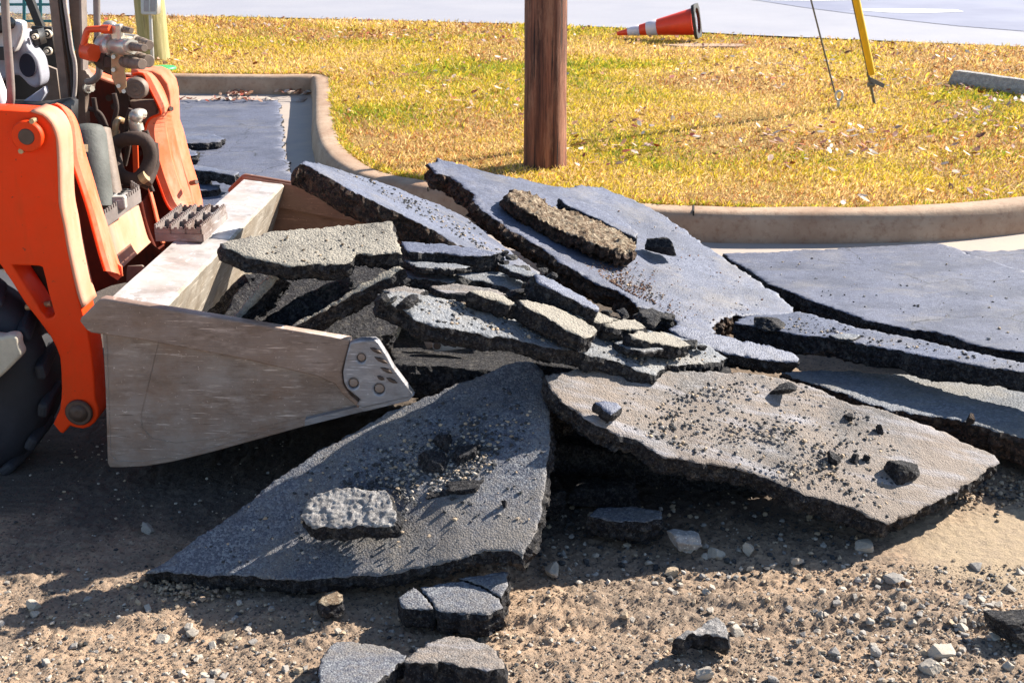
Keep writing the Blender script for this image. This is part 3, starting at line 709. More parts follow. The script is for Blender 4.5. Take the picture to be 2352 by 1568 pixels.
# --- angular rocks
def ico(sub):
    import bmesh
    bm = bmesh.new(); bmesh.ops.create_icosphere(bm, subdivisions=sub, radius=1); V = np.array([tuple(v.co) for v in bm.verts]); F = np.array([[v.index for v in f.verts] for f in bm.faces]); bm.free(); return V, F
ICO = {s: ico(s) for s in (1, 2, 3, 4, 5)}
def rockshape(seed, sub=2, planes=11, noise=.06, cut=.62):
    V, F = ICO[sub]; r = np.random.default_rng(seed); Nn = np.concatenate([np.array([(1, 0, 0), (-1, 0, 0), (0, 1, 0), (0, -1, 0), (0, 0, 1), (0, 0, -1)]) + r.normal(size=(6, 3)) * .33, r.normal(size=(max(0, planes - 6), 3))]); Nn /= np.linalg.norm(Nn, axis=1)[:, None]; planes = len(Nn)
    h = np.concatenate([r.uniform(cut, .9, 6), r.uniform(.75, 1.05, planes - 6)]); d = V @ Nn.T; rad = np.min(np.where(d > .05, h / np.maximum(d, .05), 9), 1); rad = np.minimum(rad, 1.6)
    W = V * rad[:, None]; W *= (1 + fbm(W, 3.5, seed, 3) * noise + (fbm(W, 13, seed + 4, 2) * noise * .5 if sub > 2 else 0))[:, None]; return W, F
def rotm(r):
    q = r.normal(size=4); q /= np.linalg.norm(q); a, b, c, d = q
    return np.array([[1 - 2 * (c * c + d * d), 2 * (b * c - a * d), 2 * (b * d + a * c)], [2 * (b * c + a * d), 1 - 2 * (b * b + d * d), 2 * (c * d - a * b)], [2 * (b * d - a * c), 2 * (c * d + a * b), 1 - 2 * (b * b + c * c)]])
def rock(name, label, cat, u, v, z, size, mat, seed, group=None, yaw=0.0, sub=4, planes=9, noise=.07, tilt=0.0, cut=.55):
    """foot at picture point (u,v) on height z; size = half extents"""
    W, F = rockshape(seed, sub, planes, noise, cut); W = W / np.abs(W).max(0); W = W * np.array(size)
    c, s = math.cos(tilt), math.sin(tilt); W = np.stack([W[:, 0] * c - W[:, 2] * s, W[:, 1], W[:, 0] * s + W[:, 2] * c], 1)
    c, s = math.cos(yaw), math.sin(yaw); W = np.stack([W[:, 0] * c - W[:, 1] * s, W[:, 0] * s + W[:, 1] * c, W[:, 2]], 1)
    p = Z(u, v, z); W[:, 2] -= W[:, 2].min() + size[2] * .08; W += np.array(tuple(p))
    return tag(npmesh(name, W, F, M[mat], smooth=sub > 4), label, cat, group)
def planez(anc):
    a, b, c = [Z(*p) for p in anc]; n = (b - a).cross(c - a).normalized()
    def f(u, v): return PL(u, v, a, n)
    return f
M['rough_mid'] = rockmat('dusty_grey_broken_asphalt', (.06, .058, .058), (.15, .145, .14), (.27, .24, .20), 1.3)
SG, CG = 'asphalt_slab', 'asphalt slab'
# S1 near slab
A1 = [(335, 1310, .045), (1198, 1283, .155), (1200, 830, .43)]
def b1(x, y, P): return -.028 * np.clip(1 - ((x - .40) ** 2 / .22 + (y - .0) ** 2 / .09), 0, 1)
slab(SG, 'large dark triangular slab leaning in front with a pale concrete lump on it', CG,
     [(332, 1311), (400, 1262), (480, 1203), (560, 1150), (650, 1088), (740, 1030), (830, 978), (920, 932), (1010, 895), (1100, 862), (1190, 828), (1225, 830), (1243, 850), (1254, 890), (1262, 950), (1264, 1000), (1258, 1060), (1250, 1120), (1238, 1190), (1222, 1240), (1200, 1284), (1174, 1270), (1112, 1268), (1032, 1290), (970, 1303), (904, 1310), (815, 1308), (720, 1316), (625, 1319), (554, 1310), (452, 1312)],
     A1, .062, 'coarse_asphalt', step=.008, jag=.005, bend=b1, amp=.004, big=.014)
# S2 big front right slab
A2 = [(2032, 1200, .10), (1289, 929, .40), (2293, 1072, .10)]
def b2(x, y, P): return .012 * np.sin(x * 4.2) + .004 * np.sin(y * 9)
slab(SG, 'wide dust streaked slab at front right sloping down to the bare dirt', CG,
     [(1250, 868), (1262, 905), (1289, 931), (1343, 966), (1400, 992), (1471, 1018), (1530, 1048), (1600, 1060), (1658, 1066), (1710, 1082), (1766, 1096), (1860, 1133), (1953, 1166), (2005, 1190), (2036, 1204), (2086, 1190), (2140, 1160), (2189, 1133), (2250, 1098), (2293, 1070), (2283, 1050), (2220, 1020), (2160, 993), (2100, 968), (2037, 944), (1953, 924), (1890, 892), (1815, 862), (1717, 846), (1600, 842), (1450, 842), (1350, 845)],
     A2, .07, 'dusty_asphalt', step=.008, jag=.006, bend=b2, amp=.004, big=.013)
# S4 central slab
A4 = [(942, 720, .67), (1501, 857, .42), (1125, 700, .62)]
slab(SG, 'long grey slab at the pile centre carrying small tan topped pieces', CG,
     [(868, 672), (920, 668), (998, 682), (1075, 695), (1125, 706), (1250, 712), (1380, 735), (1480, 752), (1560, 770), (1630, 792), (1675, 822), (1655, 832), (1600, 832), (1535, 838), (1518, 848), (1510, 862), (1470, 850), (1430, 838), (1385, 826), (1297, 806), (1209, 784), (1150, 774), (1104, 768), (1060, 757), (1026, 757), (985, 745), (950, 733), (936, 716), (905, 704), (872, 690)],
     A4, .058, 'mid_asphalt', side='edge', step=.009, jag=.008, amp=.003, big=.012)
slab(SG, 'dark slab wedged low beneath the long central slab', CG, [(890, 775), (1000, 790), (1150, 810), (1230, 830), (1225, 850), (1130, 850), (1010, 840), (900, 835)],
     [(890, 800, .36), (1225, 840, .36), (1000, 790, .33)], .10, 'edge', step=.014)  # black top colour stands in for shade under the central slab
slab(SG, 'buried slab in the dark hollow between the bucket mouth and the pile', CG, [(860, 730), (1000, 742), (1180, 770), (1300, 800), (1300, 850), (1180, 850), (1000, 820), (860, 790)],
     [(860, 760, .28), (1300, 830, .22), (1000, 742, .25)], .09, 'edge', step=.016)  # top painted black in place of the hollow's shade
# unseen slabs added behind to block sun from the streaked slab's hollow
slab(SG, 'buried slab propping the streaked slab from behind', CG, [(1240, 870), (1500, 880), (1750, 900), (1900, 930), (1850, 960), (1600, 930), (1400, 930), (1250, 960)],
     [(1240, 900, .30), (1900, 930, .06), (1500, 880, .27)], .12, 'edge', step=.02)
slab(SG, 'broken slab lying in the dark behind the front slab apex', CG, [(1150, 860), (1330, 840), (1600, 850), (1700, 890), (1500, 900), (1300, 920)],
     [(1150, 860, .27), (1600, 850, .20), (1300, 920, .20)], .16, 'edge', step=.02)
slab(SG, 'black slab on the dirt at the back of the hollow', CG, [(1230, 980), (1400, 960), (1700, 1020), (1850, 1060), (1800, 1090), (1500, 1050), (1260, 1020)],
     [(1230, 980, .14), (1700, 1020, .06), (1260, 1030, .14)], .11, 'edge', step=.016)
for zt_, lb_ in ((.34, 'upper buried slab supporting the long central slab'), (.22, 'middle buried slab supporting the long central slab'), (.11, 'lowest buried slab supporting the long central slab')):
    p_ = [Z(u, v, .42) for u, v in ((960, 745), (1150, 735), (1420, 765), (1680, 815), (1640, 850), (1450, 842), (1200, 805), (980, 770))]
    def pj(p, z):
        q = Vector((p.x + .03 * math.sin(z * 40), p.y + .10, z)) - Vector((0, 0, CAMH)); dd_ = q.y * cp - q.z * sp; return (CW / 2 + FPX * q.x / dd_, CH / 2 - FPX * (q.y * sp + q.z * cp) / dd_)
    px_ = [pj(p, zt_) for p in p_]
    slab(SG, lb_, CG, px_, [(*px_[0], zt_), (*px_[3], zt_ - .02), (*px_[6], zt_)], .10, 'edge', step=.02)  # unseen slabs added to keep sun from reaching under the pile
# S5 in the bucket
A5 = [(504, 557, .80), (925, 579, .74), (903, 505, .80)]
slab(SG, 'tan topped slab heaped highest inside the loader bucket', CG,
     [(504, 557), (530, 553), (559, 548), (613, 538), (650, 530), (695, 525), (740, 523), (778, 518), (830, 512), (887, 505), (903, 505), (910, 530), (918, 556), (926, 580), (900, 583), (859, 584), (816, 583), (808, 600), (791, 607), (760, 607), (723, 609), (665, 615), (640, 607), (613, 601), (559, 590), (531, 578), (510, 567)],
     A5, .058, 'tan_asphalt', step=.008, jag=.006, amp=.005, big=.011)
# slabs on edge in the bucket
slab(SG, 'narrow slab on its edge slanting up under the tan topped slab', CG, [(648, 757), (682, 734), (740, 701), (800, 667), (860, 636), (905, 612), (918, 611), (926, 616), (866, 648), (806, 682), (745, 716), (690, 748), (665, 764)],
     [(655, 752, .56), (912, 612, .70), (926, 618, .695)], .085, 'tan_asphalt', step=.010)
slab(SG, 'dark slab standing on edge in the bucket middle', CG, [(575, 755), (620, 722), (700, 672), (790, 632), (800, 640), (710, 686), (640, 728), (600, 760)],
     [(575, 755, .50), (790, 632, .64), (800, 642, .62)], .12, 'edge', step=.012)
slab(SG, 'slab with a thin tan edge nearest the bucket back wall', CG, [(520, 740), (545, 712), (580, 675), (618, 628), (636, 626), (644, 634), (606, 672), (572, 706), (548, 738)],
     [(529, 727, .57), (624, 629, .69), (642, 634, .685)], .14, 'tan_asphalt', step=.010)
slab(SG, 'dark broken slab lying against the worn bucket back wall', CG, [(430, 745), (500, 690), (560, 625), (600, 622), (570, 665), (505, 735), (480, 760)],
     [(430, 745, .42), (580, 622, .62), (500, 735, .40)], .08, 'edge', step=.012)
slab(SG, 'blackened slab filling the bottom of the bucket', CG, [(500, 760), (545, 660), (600, 618), (700, 606), (905, 606), (935, 690), (900, 770), (640, 800)],
     [(560, 640, .60), (900, 612, .58), (850, 770, .47)], .08, 'edge', step=.018)  # dark filler slab added over the bright bucket floor and wall
slab(SG, 'shaded slab under the right end of the tan topped slab', CG, [(800, 640), (930, 628), (1060, 640), (1050, 690), (900, 700), (780, 690)],
     [(800, 640, .52), (1060, 640, .50), (900, 700, .50)], .08, 'mid_asphalt', step=.014)
# S7 / S8 stack beside it
slab(SG, 'thick grey block topping the stack right of the tan slab', CG, [(922, 553), (960, 555), (1047, 561), (1100, 570), (1149, 581), (1120, 586), (1075, 588), (1005, 580), (938, 577), (926, 568)],
     [(922, 553, .645), (1149, 581, .60), (1005, 580, .62)], .075, 'worn_asphalt', step=.008, jag=.006)
slab(SG, 'rough slab second down in the stack right of the tan slab', CG, [(925, 615), (1000, 606), (1075, 612), (1125, 620), (1180, 632), (1222, 650), (1232, 662), (1200, 668), (1150, 655), (1100, 645), (1062, 640), (1040, 648), (980, 640), (930, 635)],
     [(925, 615, .56), (1222, 650, .52), (980, 642, .55)], .065, 'mid_asphalt', step=.009)
slab(SG, 'flat slab filling behind the stacked blocks at the pile centre', CG, [(1080, 590), (1150, 590), (1240, 640), (1330, 700), (1430, 745), (1300, 745), (1150, 690), (1080, 650)],
     [(1080, 590, .50), (1430, 745, .40), (1150, 690, .46)], .06, 'dusty_asphalt', step=.014)
# S9 upper left slab
A9 = [(698, 368, .86), (1149, 588, .52), (1060, 500, .56)]
slab(SG, 'long narrow slab at upper left tipping over the bucket far side', CG,
     [(690, 374), (698, 367), (740, 377), (780, 389), (857, 412), (921, 435), (960, 452), (1010, 470), (1080, 505), (1150, 560), (1240, 625), (1240, 655), (1150, 608), (1100, 583), (1040, 556), (991, 527), (928, 494), (870, 468), (805, 438), (745, 402), (706, 379)],
     A9, .085, 'worn_asphalt', side='edge_brown', step=.010, jag=.007, big=.014)
# S10 big upper slab
A10 = [(1839, 711, .16), (973, 388, .64), (1462, 706, .30)]
def b10(x, y, P): return -.02 * np.cos(x * 2.0)
slab(SG, 'biggest blue grey slab tilted at the pile top carrying a brown lump', CG,
     [(975, 388), (1002, 371), (1047, 386), (1121, 404), (1209, 418), (1262, 432), (1304, 434), (1316, 430), (1332, 421), (1385, 430), (1438, 449), (1490, 470), (1534, 492), (1580, 523), (1620, 552), (1672, 585), (1720, 618), (1766, 651), (1803, 680), (1839, 712), (1779, 720), (1745, 720), (1700, 718), (1663, 724), (1648, 738), (1642, 766), (1600, 758), (1560, 744), (1531, 720), (1500, 712), (1462, 704), (1438, 681), (1385, 657), (1330, 630), (1279, 604), (1209, 557), (1167, 534), (1111, 492), (1068, 444), (1030, 415), (990, 405)],
     A10, .085, 'worn_asphalt', side='edge_brown', step=.011, jag=.012, bend=b10, amp=.004, big=.022)
f10 = planez(A10)
def on(f, pts, dz=0.0): return [(u, v, f(u, v).z + dz) for u, v in pts]
slab('rubble_lump', 'long brown and tan gritty lump resting on the biggest slab', 'rubble lump',
     [(1166, 446), (1180, 432), (1205, 434), (1244, 453), (1262, 470), (1290, 478), (1315, 484), (1350, 497), (1385, 512), (1425, 532), (1455, 556), (1462, 574), (1440, 582), (1400, 576), (1372, 562), (1340, 548), (1315, 540), (1280, 522), (1250, 508), (1215, 488), (1185, 470), (1168, 458)],
     on(f10, [(1181, 440), (1455, 562), (1244, 505)], .055), .065, 'tan_lump', side='edge_brown', step=.008, jag=.012, amp=.012, big=.02, spiky=.018)
slab(SG, 'thin dark edged flake lying behind the brown lump', CG, [(1283, 455), (1310, 452), (1350, 468), (1400, 492), (1445, 515), (1466, 535), (1463, 546), (1440, 536), (1400, 517), (1350, 493), (1300, 470)],
     on(f10, [(1283, 456), (1460, 535), (1350, 490)], .045), .045, 'worn_asphalt', step=.008)
rock('asphalt_chunk', 'small angular block on the biggest slab right of the brown lump', 'asphalt chunk', 1512, 585, f10(1512, 585).z, (.075, .055, .045), 'edge', 31, sub=4, planes=7)
# S14
slab(SG, 'pale topped slab strip between the central slab and the biggest slab', CG, [(1540, 755), (1556, 746), (1620, 760), (1700, 776), (1760, 790), (1805, 803), (1838, 822), (1832, 832), (1771, 830), (1720, 824), (1672, 815), (1630, 797), (1595, 780), (1560, 768)],
     [(1552, 748, .43), (1805, 801, .33), (1672, 815, .35)], .06, 'worn_asphalt', step=.008)
# small pieces on the central slab
sm = [('oblong tan topped piece lying diagonally on the central slab', [(1190, 688), (1225, 690), (1258, 694), (1315, 722), (1372, 755), (1368, 765), (1345, 776), (1310, 758), (1279, 745), (1240, 722), (1205, 704)], .60, .59, 'tan_asphalt', .062),
      ('short tan topped piece left of the oblong diagonal piece', [(1079, 667), (1110, 666), (1142, 670), (1170, 686), (1197, 704), (1170, 703), (1146, 694), (1110, 683)], .59, .57, 'tan_asphalt', .05),
      ('dark sided piece leaning just behind the oblong diagonal piece', [(1229, 629), (1250, 634), (1270, 643), (1320, 668), (1378, 702), (1376, 714), (1345, 704), (1315, 688), (1270, 664), (1232, 646)], .62, .54, 'worn_asphalt', .07),
      ('small tan piece between the leaning piece and crumbling block', [(1300, 706), (1325, 701), (1375, 714), (1420, 733), (1410, 741), (1378, 743), (1340, 733), (1305, 718)], .57, .54, 'tan_asphalt', .045),
      ('small square piece beside the low tan topped one', [(1381, 740), (1420, 734), (1458, 734), (1488, 752), (1450, 758), (1415, 756), (1390, 750)], .55, .54, 'tan_asphalt', .05),
      ('low tan topped piece nearest the central slab right end', [(1434, 762), (1470, 760), (1525, 763), (1560, 775), (1585, 793), (1560, 797), (1500, 788), (1450, 780)], .51, .50, 'tan_asphalt', .055)]
for lb, px, za, zb, mt, th in sm:
    an = [px[0], px[len(px) // 2], px[-2]]; an = [(u, v, planez(A4)(u, v + 22).z + th * (1.25 if 'leaning' in lb else 1.05)) for u, v in an]
    slab('asphalt_piece', lb, 'asphalt piece', px, an, th, mt, step=.007, jag=.006, amp=.003, big=.010, group='small pieces on the central slab')
slab('asphalt_piece', 'crumbling dark block at the lower tip of the biggest slab', 'asphalt piece', [(1462, 706), (1500, 708), (1552, 722), (1550, 735), (1500, 735), (1470, 728)], [(1462, 706, .47), (1552, 722, .44), (1500, 735, .45)], .07, 'edge', step=.008, jag=.01, big=.014)
# S12 / S11 / S13 right
A12 = [(1771, 580, .115), (2352, 815, .20), (1839, 683, .16)]
slab(SG, 'broad cracked pavement slab lifted at the right beside the gutter', CG,
     [(1655, 580), (1771, 578), (1900, 570), (2028, 563), (2149, 556), (2175, 561), (2222, 580), (2329, 614), (2420, 640), (2640, 700), (2700, 900), (2500, 850), (2352, 812), (2243, 795), (2180, 768), (2140, 760), (2093, 756), (1985, 735), (1921, 711), (1839, 681), (1766, 651), (1700, 610)],
     A12, .07, 'lot_asphalt', step=.012, jag=.008, amp=.004)
A11 = [(1685, 741, .22), (2352, 845, .27), (1839, 716, .215)]
slab(SG, 'strip of slab overhanging the dark gap at the right', CG,
     [(1683, 742), (1700, 730), (1728, 722), (1780, 722), (1839, 714), (1900, 730), (1985, 753), (2114, 779), (2243, 808), (2352, 831), (2600, 880), (2640, 925), (2500, 888), (2352, 855), (2250, 840), (2157, 824), (2028, 799), (1960, 786), (1900, 776), (1830, 768), (1771, 757), (1720, 748)],
     A11, .075, 'worn_asphalt', step=.010, jag=.008, big=.014)
slab(SG, 'lower slab half shaded beneath the overhanging strip at the right', CG,
     [(1790, 850), (1880, 845), (2100, 860), (2352, 890), (2600, 930), (2600, 1070), (2450, 1040), (2352, 1010), (2270, 985), (2200, 966), (2130, 955), (2071, 945), (2003, 932), (1955, 915), (1880, 885), (1820, 865)],
     [(2003, 932, .13), (2352, 1012, .14), (2200, 870, .12)], .085, 'mid_asphalt', side='edge_brown', step=.010, jag=.010)
rock('asphalt_chunk', 'flat crumb heap on the overhanging strip near its left end', 'asphalt chunk', 1752, 752, .22, (.09, .06, .028), 'edge', 77, sub=4)
slab('asphalt_piece', 'thin curled flake lying on the overhanging strip', 'asphalt piece', [(1900, 768), (1935, 765), (1980, 770), (1960, 779), (1920, 778)], [(1900, 768, .25), (1980, 770, .25), (1930, 779, .252)], .014, 'mid_asphalt', step=.006, jag=.004, big=.004)
# parking lot sheets
def lot(name, px, z, th=.075):
    return slab(name, None, None, px, [(px[0][0], px[0][1], z), (px[1][0], px[1][1], z), (px[3][0], px[3][1], z)], th, 'lot_asphalt', step=.03, jag=.02, amp=.002, kind='structure', seed=len(px) * 7)
lot('parking_lot', [(-700, 236), (0, 231), (300, 229), (643, 228), (650, 300), (656, 350), (668, 395), (700, 440), (760, 500), (600, 520), (420, 500), (200, 520), (0, 480), (-700, 450)], .077)
lot('parking_lot', [(2200, 575), (2352, 571), (2600, 560), (2900, 520), (4200, 400), (4200, 900), (2900, 800), (2300, 640)], .077)
# far left pile
fl = [('pale topped broken slab lying farthest on the left asphalt', [(380, 305), (440, 304), (490, 308), (512, 318), (500, 327), (440, 330), (380, 328)], .13, .05),
      ('small broken piece just before the farthest left slab', [(385, 342), (430, 341), (458, 347), (450, 356), (420, 362), (385, 368)], .15, .06),
      ('dark slab tipped up on the left asphalt behind the bucket', [(415, 372), (470, 382), (545, 396), (540, 405), (480, 394), (415, 384)], .22, .06),
      ('middle dark slab of the small heap behind the bucket', [(405, 392), (450, 396), (490, 408), (470, 415), (405, 408)], .16, .05),
      ('nearest block of the small heap behind the bucket', [(400, 417), (450, 418), (505, 425), (500, 436), (455, 438), (400, 436)], .14, .06)]
for lb, px, z, th in fl:
    slab('asphalt_piece', lb, 'asphalt piece', px, [(*px[0], z), (*px[2], z - .01), (*px[-2], z)], th, 'worn_asphalt', step=.014, jag=.01, group='small heap on the asphalt behind the bucket')
slab('asphalt_piece', 'broad low slab under the small heap behind the bucket', 'asphalt piece', [(380, 440), (520, 440), (560, 420), (700, 470), (560, 500), (400, 490)], [(380, 440, .10), (520, 440, .10), (560, 500, .09)], .05, 'lot_asphalt', step=.02)
# front pieces on the dirt
fr = [('left fragment of the cracked block under the front slab', [(916, 1370), (932, 1356), (950, 1346), (962, 1352), (978, 1372), (998, 1397), (990, 1399), (930, 1396), (921, 1386)], .075, 'coarse_asphalt'),
      ('middle fragment of the cracked block under the front slab', [(965, 1348), (1010, 1337), (1060, 1332), (1110, 1348), (1143, 1374), (1156, 1394), (1120, 1406), (1060, 1408), (1004, 1402), (985, 1376)], .08, 'coarse_asphalt'),
      ('right wedge of the cracked block under the front slab', [(1052, 1326), (1110, 1318), (1166, 1312), (1164, 1340), (1152, 1374), (1140, 1362), (1112, 1342), (1070, 1330)], .09, 'coarse_asphalt')]
for lb, px, z, mt in fr:
    slab('asphalt_piece', lb, 'asphalt piece', px, [(*px[0], z), (*px[3], z + .005), (*px[-3], z)], z - .005, mt, step=.006, jag=.004, big=.008, amp=.003)
slab('asphalt_chunk', 'tan capped black cube sitting alone on the dirt in front', 'asphalt chunk', [(727, 1384), (736, 1370), (748, 1359), (770, 1356), (786, 1364), (790, 1380), (772, 1388), (745, 1391)], [(727, 1384, .055), (770, 1356, .058), (790, 1380, .055)], .052, 'tan_lump', step=.005, jag=.004, amp=.004, big=.009)
slab('asphalt_piece', 'flat grey fragment at the bottom edge of the picture', 'asphalt piece', [(729, 1600), (733, 1510), (752, 1488), (771, 1472), (820, 1469), (882, 1480), (912, 1490), (936, 1503), (917, 1522), (880, 1555), (850, 1585), (835, 1620)], [(733, 1510, .06), (820, 1469, .05), (880, 1555, .075)], .055, 'coarse_asphalt', step=.006, jag=.005, big=.008, seed=12)
slab('asphalt_piece', 'pinkish grey fragment next to the flat one at the bottom edge', 'asphalt piece', [(924, 1522), (945, 1500), (997, 1467), (1032, 1449), (1060, 1455), (1081, 1463), (1125, 1485), (1158, 1512), (1157, 1530), (1110, 1536), (1059, 1533), (1015, 1518), (960, 1524)], [(945, 1500, .085), (1060, 1455, .07), (1110, 1536, .09)], .085, 'dusty_asphalt', step=.006, jag=.007, amp=.008, big=.010, seed=15)
slab('asphalt_chunk', 'dark chunk with a pale top sitting on the gravel at front right', 'asphalt chunk', [(1548, 1466), (1562, 1452), (1580, 1446), (1599, 1440), (1618, 1424), (1645, 1417), (1664, 1430), (1676, 1452), (1673, 1466), (1655, 1462), (1630, 1455), (1610, 1458), (1590, 1456), (1570, 1468)], [(1548, 1468, .05), (1645, 1417, .062), (1673, 1464, .052)], .055, 'concrete_rough', step=.005, jag=.005, amp=.007, big=.010, spiky=.006)
f1 = planez(A1); f2 = planez(A2)
slab('concrete_lump', 'rough pale concrete lump lying on the dark front slab', 'concrete lump',
     [(684, 1190), (700, 1160), (722, 1130), (760, 1124), (793, 1119), (840, 1128), (882, 1126), (900, 1150), (917, 1179), (910, 1205), (890, 1214), (850, 1212), (815, 1216), (770, 1210), (727, 1210), (700, 1202)],
     on(f1, [(684, 1190), (882, 1126), (815, 1216)], .045), .05, 'concrete_rough', side='edge', step=.0038, jag=.007, amp=.003, big=.010, spiky=.007)
rk = [('blue grey angular rock nearest in the rock cluster on the front slab', 998, 1085, (.050, .035, .035), 41), ('top rock of the cluster on the dark front slab', 1022, 1040, (.035, .03, .034), 42),
      ('right rock of the cluster on the dark front slab', 1062, 1065, (.045, .035, .030), 43), ('small rock behind the cluster on the front slab', 1092, 1042, (.025, .02, .02), 44), ('low wedge rock right below the cluster on the front slab', 1072, 1135, (.062, .028, .022), 45), ('thin shard below the rock cluster on the front slab', 1000, 1148, (.045, .02, .018), 46)]
for lb, u, v, s, sd in rk: rock('asphalt_chunk', lb, 'asphalt chunk', u, v, f1(u, v).z - .012, s, 'edge', sd, group='rocks on the front slab')
rock('asphalt_chunk', 'lone small stone casting a shadow near the front slab right edge', 'asphalt chunk', 1159, 1166, f1(1159, 1166).z - .004, (.010, .010, .016), 'edge', 51)
rk = [('black block with a flat grey top near the streaked slab right end', 2072, 1106, (.058, .045, .036), 61), ('jagged black crumb left of the black block on the streaked slab', 1914, 1068, (.026, .024, .030), 62), ('small black crumb beside the jagged one on the streaked slab', 1962, 1064, (.018, .016, .018), 63), ('rightmost of the small black crumbs on the streaked slab', 1988, 1062, (.016, .015, .018), 68),
      ('flat dark chunk near the streaked slab back corner', 1795, 904, (.048, .035, .020), 64), ('upright shard on the streaked slab', 2017, 1000, (.015, .012, .022), 65), ('small dark lump above the upright shard on the streaked slab', 1950, 966, (.016, .015, .014), 66)]
for lb, u, v, s, sd in rk: rock('asphalt_chunk', lb, 'asphalt chunk', u, v, f2(u, v).z - .006, s, 'edge', sd, group='chunks on the streaked slab')
slab('asphalt_piece', 'pale blue chip at the shaded left end of the streaked slab', 'asphalt piece', [(1366, 922), (1385, 918), (1418, 922), (1435, 934), (1420, 948), (1405, 957), (1385, 942)], on(f2, [(1366, 922), (1435, 934), (1405, 957)], .035), .035, 'worn_asphalt', step=.006, jag=.004, big=.006)
rock('asphalt_chunk', 'curled dark lump on the lower right slab edge', 'asphalt chunk', 2228, 972, .135, (.022, .018, .022), 'edge_brown', 67)
# stones in the shade under the streaked slab
slab('asphalt_piece', 'shaded flat piece lying under the streaked slab', 'asphalt piece', [(1347, 1185), (1375, 1165), (1450, 1160), (1520, 1172), (1524, 1190), (1480, 1200), (1400, 1196)], [(1347, 1185, .08), (1520, 1172, .085), (1480, 1200, .085)], .07, 'coarse_asphalt', step=.009)
rock('asphalt_chunk', 'shaded broken rock behind the flat piece under the streaked slab', 'asphalt chunk', 1390, 1160, .0, (.12, .06, .045), 'edge', 71)
rock('asphalt_chunk', 'shaded pale rock at the mouth of the hollow below the streaked slab', 'asphalt chunk', 1572, 1262, 0, (.05, .04, .035), 'stop', 72)
rock('asphalt_chunk', 'dark rock at the hollow left side by the front slab', 'asphalt chunk', 1262, 1185, 0, (.05, .05, .05), 'edge', 73)
rock('asphalt_chunk', 'dark lump partly cut by the right picture edge', 'asphalt chunk', 2335, 1462, 0, (.08, .06, .035), 'edge', 74)

TH = [('thin flake jutting from under the thick grey block', [(930, 596), (985, 600), (1050, 606), (1085, 612), (1040, 618), (960, 610)], .60),
      ('thin layer sticking out below the second slab of the stack', [(985, 655), (1050, 652), (1120, 660), (1165, 674), (1100, 676), (1020, 668)], .62),
      ('sharp sliver pointing right behind the leaning piece', [(1150, 606), (1200, 615), (1262, 640), (1230, 636), (1170, 622)], .57),
      ('thin plate poking out over the central slab left end', [(880, 664), (930, 655), (985, 664), (960, 676), (905, 676)], .68),
      ('flat splinter lying across the central slab right part', [(1400, 775), (1450, 778), (1520, 800), (1480, 806), (1425, 792)], .49)]
for i, (lb, px, z) in enumerate(TH):
    slab('asphalt_piece', lb, 'asphalt piece', px, [(*px[0], z), (*px[2], z - .015), (*px[-1], z)], .022, ('mid_asphalt', 'dusty_asphalt')[i % 2], step=.007, jag=.009, big=.006, seed=300 + i)
# small shards wedged between the slabs at the pile centre
SH = [(1160, 612), (1185, 620), (1205, 628), (1140, 600), (1232, 655), (1215, 668), (1190, 676), (1210, 683), (1250, 690), (1290, 700), (1330, 694), (1395, 722), (1430, 728), (1500, 745), (1420, 760), (1400, 752), (1385, 762), (1590, 800), (1610, 806), (1570, 800), (1030, 645), (1000, 650), (960, 652), (1060, 655), (945, 700), (925, 712), (900, 700), (880, 690), (1100, 700), (1130, 706), (1060, 690), (1160, 590), (1175, 600), (1250, 628), (1270, 640)]
rs_ = np.random.default_rng(77)
for i, (u, v) in enumerate(SH):
    zz = planez(A4)(u, v).z + .005 if v > 655 else .56 - (v - 590) * .0006
    s_ = rs_.uniform(.012, .026)
    rock('asphalt_shard', 'small jagged asphalt shard wedged among the slabs of the pile centre', 'asphalt shard', u, v, zz, (s_ * 1.5, s_, s_ * .6), ('edge', 'edge', 'rough_mid')[i % 3], 800 + i, 'shards wedged in the pile centre', yaw=rs_.uniform(0, 3), sub=3, tilt=rs_.uniform(-.4, .4))
# ------------------------------------------------------------------ gravel and crumbs
rng = np.random.default_rng(11)
def scatter(name, label, N, samp, smin, smax, mats, probs, sub=1, pw=2.2, flat=.7, seed=0, nvar=14):
    shapes = [rockshape(seed + i * 3 + 1, sub, 9, .05, .5) for i in range(nvar)]
    VV = []; FF = []; MI = []; b = 0
    pts = samp(N)
    for (x, y, z, nrm) in pts:
        W, F = shapes[rng.integers(nvar)]; s = smin + (smax - smin) * rng.random() ** pw
        Rm = rotm(rng); V = (W @ Rm.T) * s * np.array([1, 1, flat]); VV.append(V + np.array([x, y, z + s * .28])); FF.append(F + b); b += len(V)
        MI.append(np.full(len(F), rng.choice(len(mats), p=np.array(probs) / sum(probs))))
    o = npmesh(name, np.concatenate(VV), np.concatenate(FF), [M[m] for m in mats], mi=np.concatenate(MI), base=False)
    return tag(o, label, None, None, 'stuff')
def gsamp(N):
    out = []
    while len(out) < N:
        u = rng.uniform(-40, 2400); v = rng.uniform(1000, 1600)
        p = Z(u, v, 0); right = max(0, (u - 1500) / 850)
        dn = .25 + .7 * right * (v > 1280) + (.25 if v > 1440 else 0); 
        if 1960 < u and 1060 < v < 1290 - (u - 2352) * .02 : dn = .03
        if 1290 < v < 1400 and 1200 < u < 1900: dn *= .35
        if v < 1290: dn *= .3
        if rng.random() < dn * (3.2 / p.y) ** 0: out.append((p.x, p.y, gh(p.x, p.y), None))
    return out
